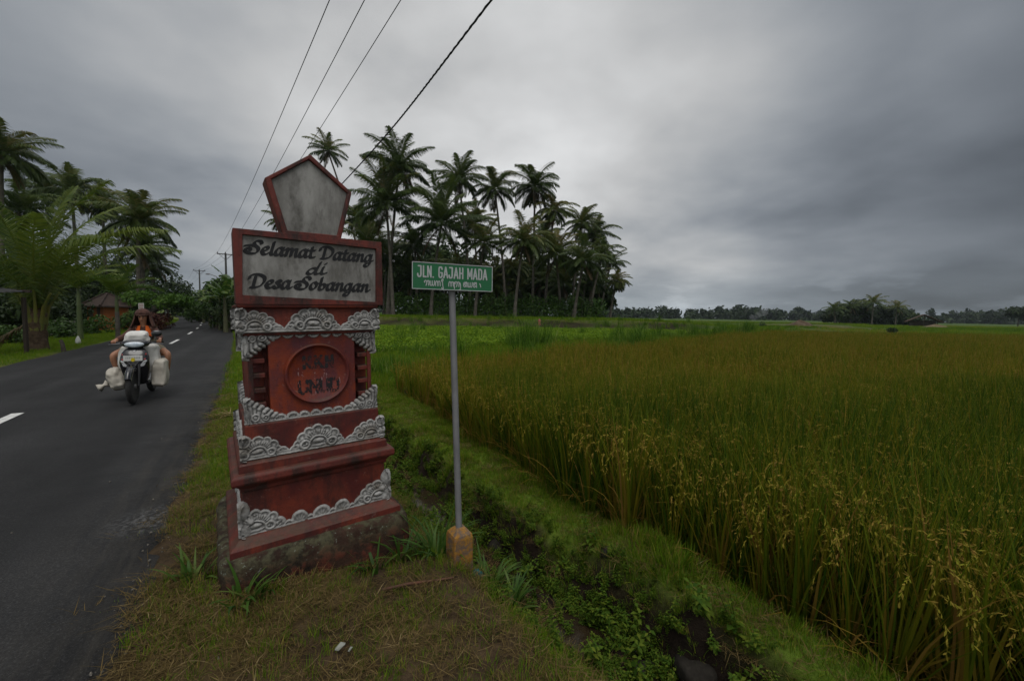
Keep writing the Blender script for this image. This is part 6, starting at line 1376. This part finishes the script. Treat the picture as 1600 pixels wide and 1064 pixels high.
    g = gnd(349, 652, 0); f = Fol(); n = 60; f.blades(np.stack([rs.normal(0, .09, n), rs.normal(0, .05, n), U(.0, .06, n)], -1), U(0, TAU, n), U(1.1, 1.6, n), U(.08, .22, n), U(.008, .016, n), U(-.3, .5, n), 4, U(.7, 1, n)); o = obj('straw_bundle', f.mesh('straw_bundle', [MATS['dry cut grass']]), None, g); tag(o, 'pale yellow wisp of straw lying at the road edge behind the pillar', 'straw')
    # loose gravel crumbling off the road edge
    kinds = []
    for i in range(4):
        b = MB(); b.ell((0, 0, 0), (.013, .010, .007), n=9, m=6); b.v = [Vector(v)*(1+.22*math.sin(v.x*300+i)+.2*math.sin(v.y*410+i*2)) for v in b.v]; me = bpy.data.meshes.new('pebble'); me.from_pydata([tuple(v) for v in b.v], [], b.f); me.materials.append(mat('road grit', (.075, .070, .062), .9, (.16, .145, .12), 40)); kinds.append(me)
    x, y, u, v = uvpts(-1, 14, -1.5, .3, .05); k = (rs.rand(len(x)) < .002+.34*np.exp(-((v+.52+.05*np.sin(u*7))/.10)**2)) & seen(x, y); x, y, v = x[k], y[k], v[k]
    scatter('gravel', np.stack([x, y, np.maximum(terr(x, y), np.where(v < -.5, .0, -1))+.003], -1), U(0, 6, (len(x), 3)), U(.25, .75, len(x)), rs.randint(0, 4, len(x)), kinds, 'loose grit and pebbles along the crumbling road edge', 'gravel')
    # broad-bladed clumps
    tall = leafmat('broad grass blade', [(0, (.030, .075, .010)), (.6, (.055, .12, .016)), (1, (.105, .155, .03))], .35)
    for px, py, z, n, L, lab in ((628, 868, -.05, 26, .30, 'arching broad bladed grass clump against the right corner of the plinth'), (682, 862, -.05, 52, .34, 'tall broad bladed grass clump just left of the yellow block'), (766, 868, -.08, 56, .28, 'leafy grass clump right of the yellow block'), (800, 900, -.1, 40, .22, 'leafy clump on the ditch edge right of the teal rag'), (378, 938, 0, 22, .22, 'grass clump at the mossy front left corner of the plinth'), (410, 925, 0, 12, .16, 'small grass tuft before the front of the plinth'), (300, 905, 0, 20, .20, 'grass tuft between the road edge and the plinth'), (585, 880, -.03, 14, .2, 'small grass clump in front of the plinth near its right end')):
        g = gnd(px, py, z); g.z = tz(g.x, g.y); f = Fol(); r = .07*np.sqrt(U(0, 1, n)); a_ = U(0, TAU, n); f.blades(np.stack([r*np.cos(a_), r*np.sin(a_), np.full(n, -.01)], -1), a_+U(-.7, .7, n), U(.05, .7, n), L*U(.5, 1.15, n), U(.014, .028, n), U(.5, 1.9, n), 6, power=.6); o = obj('grass_clump', f.mesh('grass_clump', [tall]), None, g); tag(o, lab, 'grass clump', 'broad bladed grass clumps round the pillar and sign')
    # water in the ditch
    us = np.arange(-4, 9.6, .2); V = []
    for u_ in us:
        for s_ in (-.15, .10): p = uv2xy(float(u_), float(ditch_c(np.array(u_)))+s_); V.append((p.x, p.y, -.292-.12*float(sm(1.4, 2.9, np.array(u_)))))
    q = [(2*i, 2*i+1, 2*i+3, 2*i+2) for i in range(len(us)-1)]; me = mesh_np('ditch_water', V, [q], [mat('muddy ditch water', (.030, .020, .011), .12, (.018, .013, .008), 5, bump=.08, bscale=9, spec=.5)]); o = obj('ditch_water', me); tag(o, 'thin brown water lying in the ditch', None, None, 'structure')

# ------------------------------------------------------------------ sky, light, camera
def build_light():
    w = bpy.data.worlds.new('World'); SC.world = w; w.use_nodes = True; t = NT(w.node_tree); t.n.clear(); out = t.new('ShaderNodeOutputWorld')
    el, az = R(66), R(160)                       # sun behind the cloud, high behind the camera
    sky = t.new('ShaderNodeTexSky', sky_type='NISHITA'); sky.sun_disc = False; sky.sun_elevation = el; sky.sun_rotation = az
    bg = t.new('ShaderNodeBackground'); bg.inputs[1].default_value = .1; 
    d = t.new('ShaderNodeTexCoord').outputs['Generated']; sx = t.new('ShaderNodeSeparateXYZ'); t.l.new(d, sx.inputs[0]); X, Y, Z = sx.outputs
    zc = t.math('ADD', t.math('MAXIMUM', Z, 0.0), .22); cv = t.new('ShaderNodeCombineXYZ'); t.put(cv.inputs[0], t.math('DIVIDE', X, zc)); t.put(cv.inputs[1], t.math('DIVIDE', Y, zc))
    n1 = t.noise(cv.outputs[0], .85, 4, .45, dist=.15); n2 = t.noise(cv.outputs[0], 2.7, 6, .55, dist=.1)
    dn = t.new('ShaderNodeVectorMath', operation='DOT_PRODUCT'); t.l.new(d, dn.inputs[0]); v = Vector((math.sin(R(-5))*math.cos(R(21)), math.cos(R(-5))*math.cos(R(21)), math.sin(R(21)))); dn.inputs[1].default_value = v
    g = t.math('ARCCOSINE', t.math('MINIMUM', dn.outputs['Value'], 1.0))       # angle from the thin bright part of the cloud
    thin = t.ramp(t.math('DIVIDE', g, math.pi), [(0, .335), (.09, .315), (.17, .222), (.245, .130), (.31, .070), (.40, .080), (.52, .20), (.7, .34)], 'EASE')
    top = t.sstep(Z, .62, .95); thin = t.math('ADD', thin, t.math('MULTIPLY', top, .45))
    cl = t.math('MULTIPLY', thin, t.math('MAXIMUM', .35, t.math('ADD', -.18, t.math('ADD', t.math('MULTIPLY', n1, 1.70), t.math('MULTIPLY', n2, .46)))))
    low = t.sstep(Z, .13, .0)
    # small heaped clouds low over the horizon
    hv = t.new('ShaderNodeCombineXYZ'); t.put(hv.inputs[0], t.math('MULTIPLY', X, 5.0)); t.put(hv.inputs[1], t.math('MULTIPLY', Y, 5.0)); t.put(hv.inputs[2], t.math('MULTIPLY', Z, 17.0))
    n3 = t.noise(hv.outputs[0], 1.5, 6, .55); heap = t.math('MULTIPLY', t.math('MULTIPLY', t.sstep(n3, .50, .62), low), .085)
    cl = t.math('ADD', t.math('MULTIPLY', cl, t.math('SUBTRACT', 1.0, t.math('MULTIPLY', low, .22))), t.math('MULTIPLY', heap, t.math('ADD', .25, t.math('MULTIPLY', thin, 2.0))))
    tint = t.mix(t.sstep(cl, .05, .27), (.86, .965, 1.10), (.985, .995, 1.0)); tint = t.mix(t.math('MULTIPLY', low, .6), tint, (.84, .98, 1.10))
    cc = t.mix(1, tint, cl, 'MULTIPLY')
    k = t.new('ShaderNodeVectorMath', operation='SCALE'); t.l.new(cc, k.inputs[0]); k.inputs[3].default_value = 10.0*SKY
    mx = t.mix(.97, sky.outputs[0], k.outputs[0])
    t.put(bg.inputs[0], mx); t.l.new(bg.outputs[0], out.inputs[0])
    l = bpy.data.lights.new('sun', 'SUN'); l.energy = SUN; l.angle = R(40); l.color = (1, .965, .91); o = bpy.data.objects.new('sun', l); link(o)
    dirv = Vector((math.sin(az)*math.cos(el), math.cos(az)*math.cos(el), math.sin(el))); o.rotation_euler = dirv.to_track_quat('Z', 'Y').to_euler(); o.location = dirv*60
def build_haze():
    b = MB(); b.box((0, 0, 15.75), (5000, 5000, 34.5)); m = bpy.data.materials.new('thin haze'); m.use_nodes = True; t = NT(m.node_tree); t.n.clear()
    out = t.new('ShaderNodeOutputMaterial'); v = t.new('ShaderNodeVolumePrincipled'); v.inputs['Color'].default_value = (.80, .90, 1, 1); v.inputs['Density'].default_value = .00015; v.inputs['Anisotropy'].default_value = .2; t.l.new(v.outputs[0], out.inputs['Volume'])
    o = b.build('haze', m); tag(o, 'thin damp haze over the fields', None, None, 'stuff')
def build_camera():
    c = bpy.data.cameras.new('camera'); c.sensor_width = 36; c.lens = F/1600*36; c.clip_start = .05; c.clip_end = 6000
    o = bpy.data.objects.new('camera', c); link(o); o.matrix_world = Matrix.Translation((0, 0, HC)) @ CAMM.to_4x4(); SC.camera = o
    SC.view_settings.view_transform = 'Standard'; SC.view_settings.look = 'None'; SC.view_settings.exposure = EXPO; SC.view_settings.gamma = 1
    SC.cycles.max_bounces = 6; SC.cycles.diffuse_bounces = 3; SC.cycles.transparent_max_bounces = 6; SC.cycles.use_denoising = True
SKY, SUN, EXPO = 2.1, 1.1, 0.0
build_camera(); build_light(); build_terrain(); build_road(); build_pillar(); build_sign()
PM = palm_mats(); build_palms(PM); LM, BARK = build_trees(PM); build_growth(); build_scooter(); build_rest(PM, LM, BARK); build_haze()
